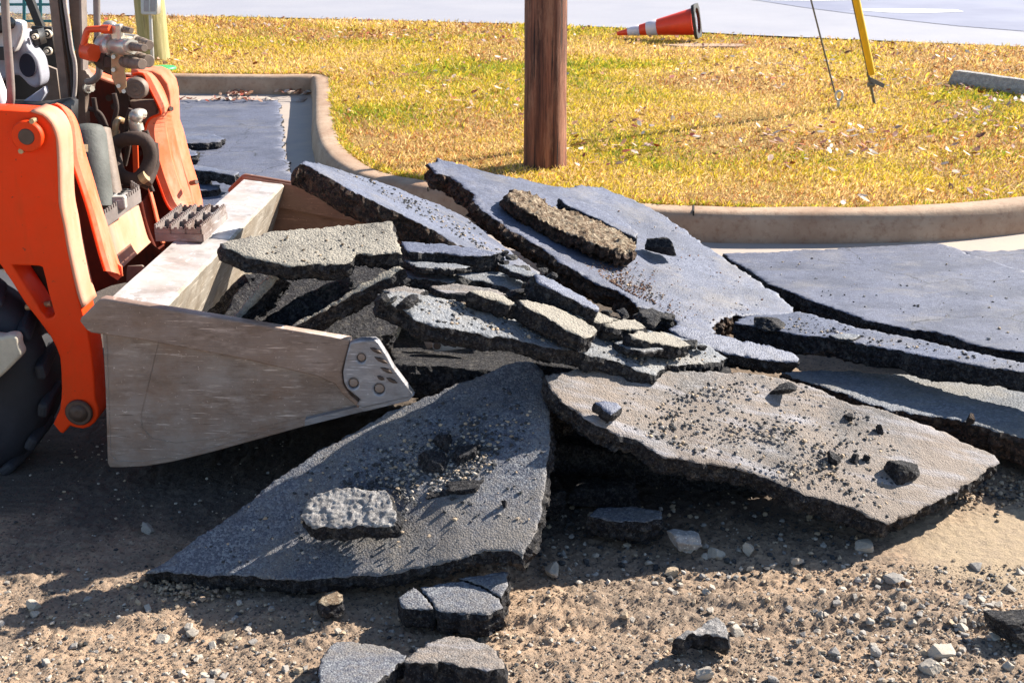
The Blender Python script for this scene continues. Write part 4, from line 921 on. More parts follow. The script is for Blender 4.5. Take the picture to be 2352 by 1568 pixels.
def gsamp2(N):
    out = []
    while len(out) < N:
        u = rng.uniform(-40, 2400); v = rng.uniform(1000, 1600)
        if (1960 < u and 1060 < v < 1290) or (v < 1290 and rng.random() < .6): continue
        p = Z(u, v, 0); out.append((p.x, p.y, gh(p.x, p.y), None))
    return out
GM = ['gravel_pale', 'gravel_grey', 'gravel_dark', 'gravel_tan']
scatter('gravel', 'loose gravel and grit strewn over the bare dirt', 4200, gsamp, .0018, .0085, GM, [.22, .2, .22, .36], 1, 2.4, seed=100)
scatter('grit', 'fine tan grit over the bare dirt', 30000, gsamp2, .0010, .0036, ['gravel_pale', 'gravel_dark', 'dirt'], [.06, .14, .80], 1, 1.5, seed=200, nvar=6)
def usamp(N):
    out = []
    for _ in range(N):
        p = Z(rng.uniform(1240, 2000), rng.uniform(1150, 1330), 0); out.append((p.x, p.y, gh(p.x, p.y), None))
    return out
scatter('gravel', 'shaded rubble grit under the streaked slab', 500, usamp, .003, .013, GM, [.10, .25, .5, .15], 1, 2.2, seed=300)
# countable pale stones
variants = []
for i in range(12):
    W, F = rockshape(500 + i, 3, 9, .06, .55); me = bpy.data.meshes.new('stone'); me.from_pydata([tuple(v) for v in W], [], [tuple(f) for f in F]); me.materials.append(M[GM[(0, 0, 0, 1, 1, 3)[i % 6]]]); variants.append(me)
px_s = []
for i in range(170):
    if i < 60: u, v = rng.uniform(1500, 2350), rng.uniform(1290, 1560)
    elif i < 110: u, v = rng.uniform(1850, 2350), rng.uniform(1310, 1500)
    elif i < 160: u, v = rng.uniform(0, 760), rng.uniform(1330, 1560)
    else: u, v = rng.uniform(700, 1700), rng.uniform(1330, 1560)
    px_s.append((u, v))
px_s += [(1270, 1310), (1718, 1262), (1832, 1290), (1620, 1545), (1690, 1440), (75, 1385), (1985, 1260), (1650, 1270), (1545, 1310), (340, 1210), (372, 1450), (440, 1440), (520, 1455), (2140, 1530), (2160, 1500), (2050, 1330)]
for i, (u, v) in enumerate(px_s):
    p = Z(u, v, 0); s = rng.uniform(.006, .0125) if i < 170 else rng.uniform(.018, .026)
    if i % 9 == 0 and i < 170: s *= 1.4
    o = bpy.data.objects.new('stone', variants[rng.integers(12)]); C.objects.link(o); o.location = (p.x, p.y, gh(p.x, p.y) + s * .35)
    o.scale = (s, s * rng.uniform(.7, 1), s * rng.uniform(.55, .9)); o.rotation_euler = (rng.uniform(-.4, .4), rng.uniform(-.4, .4), rng.uniform(0, 6))
    tag(o, 'small loose stone lying on the dirt in the foreground', 'stone', 'loose stones on the dirt')
# crumbs on slabs
def onslab(f, poly, dz=.0, w=None):
    xs = [p[0] for p in poly]; ys = [p[1] for p in poly]
    def s_(N):
        out = []
        while len(out) < N:
            u, v = rng.uniform(min(xs), max(xs)), rng.uniform(min(ys), max(ys))
            if inpoly(np.array([u]), np.array([v]), poly)[0] and (w is None or rng.random() < w(u, v)):
                p = f(u, v); out.append((p.x, p.y, p.z + dz, None))
        return out
    return s_
def gau(c, sx, sy, a=1, th=0):
    ct, st = math.cos(th), math.sin(th)
    def f(u, v):
        x, y = u - c[0], v - c[1]; p, q_ = x * ct + y * st, -x * st + y * ct
        return a * math.exp(-(p / sx) ** 2 - (q_ / sy) ** 2)
    return f
def mixw(*fs): return lambda u, v: min(1, sum(f(u, v) for f in fs))
P1 = [(420, 1260), (830, 990), (1200, 850), (1240, 900), (1245, 1050), (1215, 1200), (1120, 1255), (800, 1290), (500, 1295)]
scatter('crumbs', 'asphalt crumbs and grit strewn on the dark front slab', 2600, onslab(f1, P1, .0, mixw(gau((960, 1075), 170, 50, 1, -.45), gau((1050, 1060), 70, 40, 1, -.3), lambda u, v: .03)), .0015, .008, ['gravel_dark', 'gravel_tan', 'gravel_pale', 'gravel_grey'], [.6, .2, .05, .15], 1, 2.6, seed=400)
P2_ = [(1300, 920), (1720, 860), (1815, 875), (2270, 1058), (2040, 1190), (1860, 1120), (1500, 1010)]
scatter('crumbs', 'black crumbs and grit strewn on the streaked slab', 3600, onslab(f2, P2_, .0, lambda u, v: max(.12, vnoise(np.array([[u * .012, v * .02, 0]]), 1, 5)[0] + .3)), .0008, .0085, ['gravel_dark', 'gravel_tan', 'gravel_pale', 'gravel_grey'], [.55, .25, .04, .16], 1, 4.5, seed=500)
P10 = [(1060, 400), (1300, 440), (1530, 500), (1780, 700), (1600, 745), (1440, 670), (1200, 540)]
M['clay_crumb'] = plain('brown_clay_crumbs', (.17, .085, .05), .9, 0, .3, .5)
scatter('crumbs', 'brown clay crumbs trailing down the biggest slab', 4200, onslab(f10, P10, .0, mixw(gau((1290, 570), 290, 16, 1, .62), gau((1420, 640), 160, 30, .3, .62), gau((1120, 430), 70, 20, .5, .3), lambda u, v: .008)), .0015, .0065, ['clay_crumb', 'gravel_dark', 'gravel_tan'], [.65, .2, .15], 1, 2.6, seed=600)
f9 = planez(A9); P9 = [(760, 385), (930, 440), (1080, 505), (1200, 605), (1100, 575), (900, 460)]
scatter('crumbs', 'dark crumbs on the long narrow slab at upper left', 520, onslab(f9, P9, 0, mixw(gau((840, 400), 50, 9, 1, .3), gau((1010, 505), 110, 14, 1, .5), lambda u, v: .06)), .0012, .008, ['gravel_dark', 'gravel_tan', 'gravel_grey'], [.6, .2, .2], 1, 2.6, seed=700)
f4 = planez(A4); P4 = [(900, 680), (1120, 705), (1500, 760), (1650, 822), (1500, 845), (1200, 775), (980, 735)]
scatter('crumbs', 'dark crumbs on the long central slab', 900, onslab(f4, P4, 0, mixw(gau((1020, 690), 90, 10, 1, .12), lambda u, v: .12)), .0018, .009, ['gravel_dark', 'gravel_tan', 'gravel_grey'], [.55, .25, .2], 1, 2.8, seed=800)
f5 = planez(A5); P5 = [(530, 560), (880, 512), (915, 570), (780, 600), (670, 608)]
scatter('crumbs', 'grit on the tan topped slab in the bucket', 160, onslab(f5, P5), .001, .006, ['gravel_dark', 'tan_lump', 'gravel_tan'], [.35, .4, .25], 1, 2.8, seed=900)
f11 = planez(A11); P11 = [(1710, 735), (1839, 722), (2114, 785), (2352, 838), (2340, 850), (2028, 795), (1771, 752)]
scatter('crumbs', 'dark crumbs on the overhanging strip of slab', 260, onslab(f11, P11, 0, mixw(gau((1850, 755), 90, 14, 1, .15), lambda u, v: .2)), .002, .008, ['gravel_dark', 'gravel_tan', 'gravel_grey'], [.6, .2, .2], 1, 2.8, seed=950)
f12 = planez(A12); P12 = [(1720, 600), (2140, 570), (2340, 640), (2340, 800), (1900, 690)]
scatter('crumbs', 'few small crumbs on the broad cracked pavement slab', 120, onslab(f12, P12), .002, .009, ['gravel_dark', 'gravel_tan', 'gravel_grey'], [.5, .2, .3], 1, 3, seed=970)

scatter('soil_clods', 'heap of tan soil clods at the left tip of the front slab', 900, lambda N: [(p.x, p.y, gh(p.x, p.y) + abs(rng.normal(0, .008)), None) for p in [Z(rng.normal(440, 45), rng.normal(1338, 16), .0) for _ in range(N)]], .002, .010, ['gravel_tan', 'dirt', 'gravel_dark'], [.5, .4, .1], 1, 2, seed=990)
scatter('soil_clods', 'line of soil clods crumbled along the sunlit right base of the streaked slab', 700, lambda N: [(p.x, p.y, gh(p.x, p.y) + abs(rng.normal(0, .006)), None) for p in [Z(rng.uniform(2150, 2400), rng.normal(1125, 18), .0) for _ in range(N)]], .002, .010, ['gravel_tan', 'dirt', 'gravel_dark'], [.4, .4, .2], 1, 2, seed=991)
# ------------------------------------------------------------------ skid steer loader
OR = (.93, .05, .001)
M['orange'] = paint('worn_orange_paint', OR, (.50, .07, .012), (.10, .05, .03), .35)
M['orange_dusty'] = paint('sun_faded_dusty_orange_paint', (.78, .13, .045), (.60, .33, .23), (.16, .06, .03), .8, .5)
M['cream_dust'] = paint('cream_dusted_orange_paint', (.66, .26, .15), (.54, .36, .27), (.20, .07, .03), .9, .55)
M['dark_orange'] = paint('dark_orange_chassis_paint', (.16, .022, .008), (.035, .012, .008), (.30, .04, .01), .9, .55)  # dark red-brown tone of the chassis and coupler plates
M['steel'] = steel('scratched_bucket_steel', (.33, .275, .245), (.22, .13, .085), .08, .5, .85)
M['steel_bright'] = steel('scoured_bucket_steel', (.50, .48, .475), (.36, .28, .21), .10, .42, .55)
M['steel_brown'] = steel('rusty_brown_bucket_steel', (.27, .15, .10), (.20, .09, .055), .15, .5)
M['casting'] = steel('worn_cast_steel', (.36, .36, .39), (.16, .13, .12), .35, .42)
M['greytube'] = plain('dusty_grey_paint', (.22, .185, .17), .5, .1, .3, .25)
M['brownmetal'] = plain('dusty_brown_metal', (.19, .14, .11), .6, .1, .35, .3)
M['blackp'] = plain('dusty_black_metal', (.018, .017, .018), .5, 0, .4, .2)
M['rubseal'] = plain('aged_brown_rubber_seal', (.10, .055, .03), .7, 0, .5, .4)
M['dustyseal'] = plain('dust_covered_seal', (.42, .36, .32), .8, 0, .3, .4)
M['plasticg'] = plain('grey_console_plastic', (.33, .33, .38), .5, 0, .2, .1)
M['plasticw'] = plain('pale_console_plastic', (.62, .58, .56), .5, 0, .15, .1)
M['navy'] = plain('dark_speaker_cloth', (.014, .014, .03), .8, 0, .2, .3)
M['zinc'] = plain('zinc_plated_fitting', (.62, .56, .48), .32, .6, .2, .15)
M['oldbrass'] = plain('dusty_brass_fitting', (.42, .30, .17), .45, .4, .3, .3)
M['hose'] = plain('dusty_brown_hose', (.055, .032, .024), .8, 0, .4, .5)
M['boot'] = plain('dusty_grey_rubber_boot', (.085, .088, .08), .7, 0, .4, .4)
M['washer'] = plain('cream_painted_washer', (.62, .54, .42), .5, .1, .15, .1)
M['tread'] = steel('worn_step_metal', (.30, .27, .26), (.20, .11, .07), .2, .5, .6)
M['cream_wall'] = steel('mud_stained_bucket_wall', (.38, .34, .29), (.25, .19, .13), .05, .6, .9)
M['steel_rim'] = steel('brown_bucket_rim_steel', (.33, .25, .21), (.20, .12, .08), .08, .5, .7)
M['pin'] = plain('greasy_brown_pin', (.10, .065, .05), .55, .2, .4, .4)
M['teal'] = plain('teal_window_lattice', (.02, .22, .24), .4, 0, .1, .05)
M['tyre'] = plain('dusty_black_tyre', (.018, .019, .027), .7, 0, .5, .6, 12)
M['mudlug'] = plain('mud_caked_tread_lug', (.50, .45, .36), .9, 0, .2, .5)
M['redorange'] = plain('bright_orange_hose_fitting', (.80, .09, .02), .4, 0, .1, .05)
NP = 3.62
M['shade_brown'] = plain('shade_dark_steel', (.035, .018, .012), .6, 0, .5, .4)  # near-black brown puts the shade of the hollow arm into the colour
class Each:
    """like MB, but every solid becomes an object of its own"""
    def __init__(s, name, mat, parent, n=1): s.a = (name, mat, parent); s.c = 0; s.n = n; s.b = MB()
    def __getattr__(s, k):
        def f(*a, **kw):
            getattr(s.b, k)(*a, **kw); s.c += 1
            if s.c % s.n == 0: s.b.build(*s.a); s.b = MB()
        return f
base = Z(60, 1040, 0)
LD = empty('skid_steer_loader', (-1.9, 4.35, 0), 'orange skid steer loader with its worn steel bucket full of broken asphalt', 'skid steer loader')
# near lift arm
arm = [(-260, 245), (0, 253), (70, 257), (98, 266), (117, 286), (128, 316), (131, 367), (133, 420), (134, 470), (145, 517), (152, 564), (164, 620), (176, 673), (187, 708), (203, 768), (211, 815), (216, 862), (219, 915), (226, 938), (226, 955), (218, 970), (206, 980), (190, 985), (172, 982), (160, 978), (152, 988), (144, 996), (137, 993), (122, 974), (130, 955), (137, 940), (140, 915), (141, 893), (140, 855), (137, 821), (128, 797), (116, 774), (90, 738), (62, 703), (45, 677), (28, 649), (0, 608), (-60, 545), (-260, 470)]
hole = [(27, 609), (90, 611), (97, 614), (104, 640), (111, 672), (119, 700), (125, 722), (121, 728), (112, 731), (106, 730), (92, 712), (76, 684), (52, 648)]
am = plateY('lift_arm', arm, NP, .11, M['orange'], LD, .006, [hole])
hp = [(20, 600), (96, 602), (134, 734), (104, 740), (66, 690)]
plateY('arm_inner_web', hp, NP + .115, .01, M['shade_brown'], am, .002)
b = MB(); b.cyl(Y(60, 706, NP + .05), Y(118, 697, NP + .05), .010); b.build('cross_rod', M['oldbrass'], am)
# dusty front strip welded to the arm edge
rl = [(70, 256), (100, 264), (119, 285), (130, 316), (133, 367), (135, 470), (147, 517), (154, 564), (178, 673), (190, 706)]
ribbon('arm_front_plate', [Y(u + 1, v, NP + .003) for u, v in rl], [Y(u - .5, v, NP) + Vector((.006, .112, 0)) for u, v in rl], .008, M['cream_dust'], LD)
b = MB(); c_ = Y(69, 310, NP); n_ = Vector((0, -1, 0))
b.cyl(c_ + n_ * -.01, c_ + n_ * .030, .047, n=36, bev=.004); pb = b.build('pivot_boss', M['orange'], am)
b = MB(); b.cyl(c_ + n_ * .02, c_ + n_ * .033, .024, n=28, bev=.002); b.build('pin', M['pin'], am)
b = Each('bolt', M['oldbrass'], am)
for u, v in ((81, 275), (56, 343)): b.cyl(Y(u, v, NP) + n_ * .0, Y(u, v, NP) + n_ * .03, .0085, n=6)
b = MB(); c_ = Y(183, 945, NP); b.cyl(c_, c_ + n_ * .014, .044, n=36, bev=.004); b.lathe(c_ + n_ * .012, c_ + n_ * .02, [(0, .03), (.5, .03), (1, .012)], 28); b.build('lower_pin', M['pin'], am)
# near guard plate
gl = [(105, 248), (131, 242), (150, 262), (159, 290), (161, 330), (163, 365), (178, 410), (198, 470), (212, 520), (228, 580), (241, 622)]
gr_ = [(131, 239), (150, 246), (168, 262), (181, 293), (192, 345), (213, 410), (228, 465), (246, 520), (262, 575), (275, 612), (281, 634)]
gg = ribbon('cylinder_guard', [Y(u, v, 3.75) for u, v in gl], [Y(u, v, 3.90) for u, v in gr_], .007, M['orange_dusty'], LD, fold=.014)
b = MB(); b.tube([Y(u, v, 3.748) for u, v in gl], .0045, 8, 3); b.build('guard_edge', M['orange'], gg)
gd = plateY('guard_tip', [(238, 618), (262, 600), (279, 612), (281, 634), (270, 644), (254, 634)], 3.87, .01, M['orange_dusty'], LD, .002)
b = MB(); b.cyl(Y(183, 342, 3.94), Y(192, 341, 3.92), .011, n=6); b.cyl(Y(190, 341, 3.93), Y(194, 340, 3.92), .017, n=4); b.build('bolt', M['oldbrass'], LD)
# far guard plate and far arm
gl = [(305, 172), (328, 170), (338, 192), (352, 220), (364, 244), (368, 262), (345, 272), (334, 296), (340, 340), (352, 385), (366, 425), (384, 470), (404, 490), (434, 498)]
gr_ = [(318, 164), (345, 166), (362, 186), (374, 206), (384, 232), (392, 262), (396, 285), (401, 305), (408, 345), (417, 382), (428, 420), (440, 455), (448, 480), (452, 497)]
gg = ribbon('cylinder_guard', [Y(u, v, 4.70) for u, v in gl], [Y(u, v, 4.85) for u, v in gr_], .008, M['orange_dusty'], LD, fold=.02)
b = MB(); b.tube([Y(u, v, 4.698) for u, v in gl], .005, 8, 3); b.build('guard_edge', M['orange'], gg)
fa = [(300, 158), (320, 162), (350, 163), (370, 172), (385, 192), (391, 215), (393, 250), (394, 288), (402, 310), (420, 380), (436, 430), (448, 480), (450, 500), (452, 560), (400, 620), (372, 540), (358, 470), (345, 400), (335, 330), (335, 260), (300, 200)]
plateY('lift_arm', fa, 4.90, .14, M['orange_dusty'], LD, .008)
b = MB(); c_ = Y(311, 205, 4.66); b.lathe(c_ + Vector((0, .06, 0)), c_, [(0, .042), (.6, .0425), (.9, .041), (1, .036)], 40); b.lathe(c_, c_ + n_ * .004, [(0, .026), (1, .024)], 30); b.lathe(c_ + n_ * .004, c_ + n_ * .008, [(0, .009), (1, .008)], 12); b.build('pivot_cap', M['brownmetal'], LD)
b = MB(); b.box(Y(292, 232, 4.80), (.11, 0, 0), (0, .05, 0), (.02, 0, -.09)); b.build('cylinder_rod_eye', M['brownmetal'], LD, .01)
b = Each('bolt', M['pin'], LD); b.cyl(Y(386, 251, 4.78), Y(394, 250, 4.76), .010, n=6); b.cyl(Y(438, 421, 4.80), Y(452, 418, 4.78), .010, n=6)
# chassis
plateY('chassis_front', [(150, 160), (240, 160), (262, 168), (300, 175), (345, 180), (372, 260), (400, 420), (430, 520), (380, 600), (330, 640), (240, 660), (150, 640)], 4.93 - .06, .03, M['dark_orange'], LD, .004)
b = MB(); b.box(Y(-200, 620, 3.95), (.42, 0, 0), (0, .85, 0), (0, 0, .30)); b.build('chassis_body', M['dark_orange'], LD, .01)
ribbon('chassis_top_edge', [Y(193, 164, 4.72), Y(240, 185, 4.72), Y(270, 195, 4.72), (Y(310, 190, 4.72))], [Y(195, 150, 4.84), Y(243, 172, 4.84), Y(275, 183, 4.84), Y(320, 178, 4.84)], .008, M['orange_dusty'], LD)
plateY('chassis_side', [(160, 360), (196, 420), (236, 520), (256, 590), (270, 650), (200, 680), (170, 560)], 4.06, .02, M['dark_orange'], LD, .003)
# lit coupler plate between the arms
ribbon('coupler_plate', [Y(240, 520, 4.05), Y(262, 600, 4.05), Y(280, 616, 4.05)], [Y(318, 470, 4.62), Y(338, 545, 4.62), Y(346, 556, 4.62)], .012, M['cream_dust'], LD)
ribbon('coupler_side', [Y(318, 470, 4.60), Y(330, 520, 4.60), Y(345, 560, 4.60)], [Y(345, 440, 4.66), Y(362, 520, 4.66), Y(384, 590, 4.66)], .01, M['dark_orange'], LD)
ribbon('edge_strip', [Y(336, 418, 4.63), Y(350, 470, 4.63), Y(362, 520, 4.63), Y(372, 560, 4.63)], [Y(341, 416, 4.66), Y(356, 470, 4.66), Y(368, 520, 4.66), Y(378, 558, 4.66)], .006, M['orange_dusty'], LD)
plateY('latch_tab', [(290, 625), (292, 612), (325, 610), (331, 614), (330, 625), (290, 655)], 4.0, .012, M['brownmetal'], LD, .002)
# tilt cylinder: grey boot between guard and chassis
b = MB(); b.lathe(Y(196, 290, 4.22), Y(226, 480, 4.10), [(0, .035), (.03, .058), (.12, .066), (.5, .06), (.85, .055), (1, .05)], 28); b.build('tilt_cylinder', M['boot'], LD)
b = MB(); b.cyl(Y(225, 300, 4.36), Y(256, 470, 4.25), .045); b.build('tilt_cylinder', M['brownmetal'], LD)
# steps on the chassis
st = empty('chassis_step', Y(262, 470, 4.3)); st.parent = LD; st.location = Y(262, 470, 4.3) - wloc(LD)
a_ = Y(229, 470, 4.12); bx = Y(300, 441, 4.42)
b = MB(); p0 = Y(224, 452, 4.10); b.box(p0, Y(286, 452, 4.12) - p0, Y(250, 432, 4.42) - p0, (0, 0, -.045)); b.build('tread_box', M['steel_bright'], st, .006)
b = MB()
for i in range(3):
    for j in range(3):
        p = p0 + (Y(286, 452, 4.12) - p0) * (.18 + .3 * i) + (Y(250, 432, 4.42) - p0) * (.2 + .27 * j) + Vector((0, 0, .0035)); b.cyl(p, p + Vector((0, 0, .003)), .012, .009, 12)
b.build('raised_hole', M['blackp'], st)
def toothbar(b, p, q, h, th, tooth=.012):
    """upright bar p->q with a serrated top"""
    d = q - p; L = d.length; n = max(2, int(L / tooth)); dd = d / n; t = Vector((-d.y, d.x, 0)).normalized() * th
    b.box(p, d, t, (0, 0, h))
    for i in range(n):
        b.box(p + dd * (i + .15) + Vector((0, 0, h + .0005)) , dd * .55, t, (0, 0, h * .28))
b = MB(); toothbar(b, Y(244, 522, 4.02), Y(325, 463, 4.28), .045, .006, .016); toothbar(b, Y(325, 463, 4.28), Y(306, 450, 4.34), .045, .006, .016); b.build('serrated_rail', M['greytube'], st)
b = MB(); b.cyl(Y(250, 440, 4.25), Y(239, 422, 4.25), .007); b.build('twig', M['tan_lump'], st) if False else None
# hoses and fittings
b = MB()
b.tube([Y(262, 330, 4.5), Y(300, 318, 4.45), Y(335, 325, 4.45), Y(345, 365, 4.45), Y(325, 405, 4.42), Y(298, 412, 4.42), Y(272, 395, 4.45), Y(262, 350, 4.5)], .026, 12, 8)
b.tube([Y(350, 330, 4.5), Y(352, 380, 4.5), Y(336, 420, 4.45)], .022); b.tube([Y(266, 330, 4.48), Y(260, 390, 4.48), Y(256, 425, 4.48)], .022); b.build('hydraulic_hose', M['hose'], LD)
b = MB(); b.tube([Y(282, 278, 4.55), Y(272, 275, 4.52), Y(266, 285, 4.5), Y(265, 302, 4.5)], .012); b.cyl(Y(265, 300, 4.5), Y(265, 328, 4.5), .017); b.build('hose_fitting', M['oldbrass'], LD); b = MB(); b.cyl(Y(256, 390, 4.46), Y(257, 412, 4.46), .014); b.cyl(Y(257, 412, 4.46), Y(257, 424, 4.46), .019, n=6); b.build('hose_fitting', M['oldbrass'], LD)
b = MB(); b.tube([Y(328, 262, 4.55), Y(315, 262, 4.52), Y(308, 275, 4.5), Y(312, 300, 4.5), Y(318, 318, 4.5)], .020); b.ball(Y(312, 268, 4.5), .027); b.cyl(Y(313, 285, 4.5), Y(317, 300, 4.5), .026, n=6); b.build('elbow_fitting', M['zinc'], LD); b = MB(); b.cyl(Y(324, 412, 4.4), Y(337, 404, 4.4), .020); b.build('hose_end', M['oldbrass'], LD)
b = MB()
for pts_ in ([(205, 250), (230, 262), (246, 300), (250, 350), (262, 400)], [(262, 215), (268, 250), (258, 300), (270, 330)], [(300, 250), (290, 290), (296, 330), (286, 380)], [(335, 300), (348, 345), (338, 400), (350, 440)], [(240, 420), (275, 430), (310, 420), (340, 432)], [(215, 225), (222, 260), (236, 290)]):
    b = MB(); b.tube([Y(u, v, 4.52) for u, v in pts_], .009, 10); b.build('thin_hose', M['hose'], LD)
for u_, v_ in ((250, 225), (262, 245), (238, 330), (320, 352), (284, 228), (296, 222)):
    b = MB(); b.cyl(Y(u_, v_, 4.84), Y(u_, v_, 4.80), .014, n=6); b.build('bolt', M['hose'], LD)
b = MB(); b.box(Y(262, 190, 4.78), (.05, 0, 0), (0, .02, 0), (0, 0, -.28)); b.build('linkage_plate', M['shade_brown'], LD, .004)
b = MB(); b.box(Y(306, 400, 4.6), (.02, 0, 0), (0, .01, 0), (.012, 0, .16)); b.build('orange_stay', M['redorange'], LD)
# hydraulic coupler block
HY = empty('hydraulic_coupler_block', Y(260, 120, 4.45)); HY.parent = LD; HY.location = Y(260, 120, 4.45) - wloc(LD)
q = 4.42
b = MB(); b.cyl(Y(236, 107, q + .06), Y(262, 107, q + .02), .043, bev=.008, n=28); b.cyl(Y(262, 107, q + .02), Y(298, 108, q - .06), .029, bev=.003, n=32); b.cyl(Y(298, 107, q - .06), Y(304, 107, q - .075), .028, n=6)
b.box(Y(256, 92, q), (.028, -.008, 0), (0, .04, 0), (0, 0, .052)); b.box(Y(268, 94, q - .03), (.018, 0, 0), (0, .04, 0), (0, 0, .055)); b.cyl(Y(282, 88, q + .05), Y(314, 92, q + .02), .018)
b.ball(Y(252, 58, q + .05), .023, 18, (1.1, 1, .7)); b.build('valve_body', M['zinc'], HY, .004)
b = MB()
def coupler(a, c, r):
    a, c = Vector(a), Vector(c); b.lathe(a, c, [(0, r), (.12, r), (.14, r * .82), (.25, r * .82), (.27, r), (.4, r * .97), (.42, r * .78), (.52, r * .78), (.55, r * .92), (.68, r * .86), (.7, r * .74), (.86, r * .74), (.88, r * .82), (.98, r * .82), (1, r * .74)], 26)
coupler(Y(304, 107, q - .075), Y(332, 111, q - .14), .0155); coupler(Y(316, 97, q + .03), Y(344, 104, q - .03), .021)
coupler(Y(284, 141, q), Y(327, 148, q - .10), .023); coupler(Y(306, 135, q + .06), Y(342, 141, q - .02), .028)
coupler(Y(280, 67, q), Y(302, 71, q - .04), .0125); b.build('quick_coupler', M['brownmetal'], HY)
b = MB(); b.cyl(Y(256, 152, q + .03), Y(256, 128, q + .03), .04); b.tube([Y(225, 95, q + .1), Y(235, 100, q + .08), Y(252, 98, q + .06)], .02); b.cyl(Y(240, 128, q + .06), Y(262, 140, q + .03), .05); b.build('hose', M['hose'], HY)
plateY('mounting_bracket', [(254, 125), (258, 122), (278, 123), (285, 130), (286, 165), (289, 185), (290, 200), (275, 215), (256, 180)], q - .02, .008, M['oldbrass'], HY, .002)
for u, v in ((260, 131), (260, 161), (272, 198), (284, 210)): hb_ = MB(); hb_.cyl(Y(u, v, q - .018), Y(u, v, q - .034), .008, n=6); hb_.build('bolt', M['zinc'], HY)
b = MB(); b.tube([Y(252, 68, q), Y(238, 67, q), Y(208, 68, q), Y(200, 72, q), Y(194, 95, q), Y(191, 112, q)], .0115); b.cyl(Y(236, 68, q), Y(254, 68, q - .01), .017, n=6); b.cyl(Y(186, 118, q), Y(202, 119, q), .026); b.cyl(Y(200, 120, q), Y(217, 122, q - .02), .033, n=6); b.build('orange_pipe', M['redorange'], HY)
# cab
b = MB(); b.tube([Y(10, -60, 3.82), Y(11, 0, 3.82), Y(16, 80, 3.82), Y(22, 160, 3.82), Y(25, 215, 3.82), Y(22, 240, 3.83), Y(8, 253, 3.85), Y(-20, 256, 3.88)], .0125, 14); b.build('grab_handle', M['greytube'], LD)
b = MB(); b.tube([Y(222, -60, 4.55), Y(222, 0, 4.55), Y(224, 80, 4.55), Y(228, 150, 4.55), Y(226, 172, 4.55), Y(212, 186, 4.56), Y(200, 188, 4.58)], .0125, 14); b.build('grab_handle', M['greytube'], LD)
plateY('cab_post', [(104, -60), (133, -60), (133, 0), (150, 150), (160, 240), (155, 258), (143, 258), (126, 120), (112, 0)], 4.60, .03, M['brownmetal'], LD, .003)
plateY('door_seal', [(130, -60), (148, -60), (148, 0), (160, 90), (170, 165), (174, 245), (158, 250), (148, 140), (132, 0)], 4.615, .03, M['rubseal'], LD, .008)
b = MB()
for k_, (u0, u1, r_) in enumerate(((139, 166, .005), (146, 170, .004))): b.tube([Y(u0 - 2, -60, 4.60), Y(u0, 0, 4.60), Y(u0 + 12, 90, 4.60), Y(u1 - 2, 170, 4.60), Y(u1, 245, 4.60)], r_)
b.build('seal_lip', M['blackp'], LD)
b = MB(); b.tube([Y(148, -60, 4.58), Y(149, 0, 4.58), Y(156, 50, 4.58), Y(164, 110, 4.58), Y(172, 145, 4.58), Y(173, 190, 4.58), Y(170, 235, 4.58), Y(174, 270, 4.58)], .0075, 12); b.build('dusty_trim', M['dustyseal'], LD)
plateY('door_post', [(153, -60), (183, -60), (185, 0), (188, 100), (190, 160), (197, 163), (200, 170), (204, 172), (207, 178), (211, 186), (208, 212), (195, 216), (196, 250), (198, 285), (186, 292), (178, 290), (176, 240), (178, 180), (172, 120), (160, 40)], 4.63, .05, M['brownmetal'], LD, .003)
b = MB(); b.box(Y(180, -60, 4.61), (.008, 0, 0), (0, .06, 0), Y(186, 162, 4.61) - Y(180, -60, 4.61)); b.build('post_edge', M['greytube'], LD)
b = MB(); b.cyl(Y(201, 203, 4.62), Y(212, 204, 4.6), .012, n=6); b.cyl(Y(199, 203, 4.62), Y(203, 203, 4.61), .018, n=16); b.build('bolt', M['zinc'], LD)
plateY('cab_floor_beam', [(-200, 250), (60, 258), (110, 250), (125, 256), (125, 330), (-200, 330)], 4.2, .25, M['blackp'], LD, .004)
plateY('cab_back_wall', [(-260, -120), (-30, -120), (-30, 300), (-260, 300)], 4.9, .03, M['blackp'], LD, .004)
# far window with its lattice
wn = empty('side_window', Y(60, 40, 5.0)); wn.parent = LD; wn.location = Y(60, 40, 5.0) - wloc(LD)
cells_ = []
b = MB(); yy = 5.0
for i in range(-3, 4): u = 36.5 + 37.5 * i / 1.0 + (0); b.box(Y(u - 3.5 + 56 - 37.5, -80, yy), Y(u + 3.5 + 56 - 37.5, -80, yy) - Y(u - 3.5 + 56 - 37.5, -80, yy), (0, .005, 0), Y(u + 56 - 41, 118, yy) - Y(u + 56 - 41, -80, yy))
for v in (-62, -26, 11, 49, 86): b.box(Y(-60, v - 3, yy - .002), Y(125, v - 3, yy - .002) - Y(-60, v - 3, yy - .002), (0, .005, 0), Y(-60, v + 3, yy - .002) - Y(-60, v - 3, yy - .002))
b.build('lattice', M['teal'], wn)
k = NT('dusty_window_glass'); k.fin((.85, .9, .9), .05); k.b.inputs['Transmission Weight'].default_value = 0
tb = k.n('ShaderNodeBsdfTransparent'); mx = k.n('ShaderNodeMixShader', {0: .22, 1: tb.outputs[0], 2: k.b.outputs[0]}); k.t.links.new(mx.outputs[0], k.t.nodes['Material Output'].inputs[0]); M['glass'] = k.m
plateY('pane', [(-60, -80), (125, -80), (130, 120), (-60, 120)], yy + .02, .004, M['glass'], wn, .0005)
plateY('lower_frame', [(-60, 112), (135, 112), (150, 260), (-60, 260)], yy + .03, .03, M['blackp'], LD, .002)
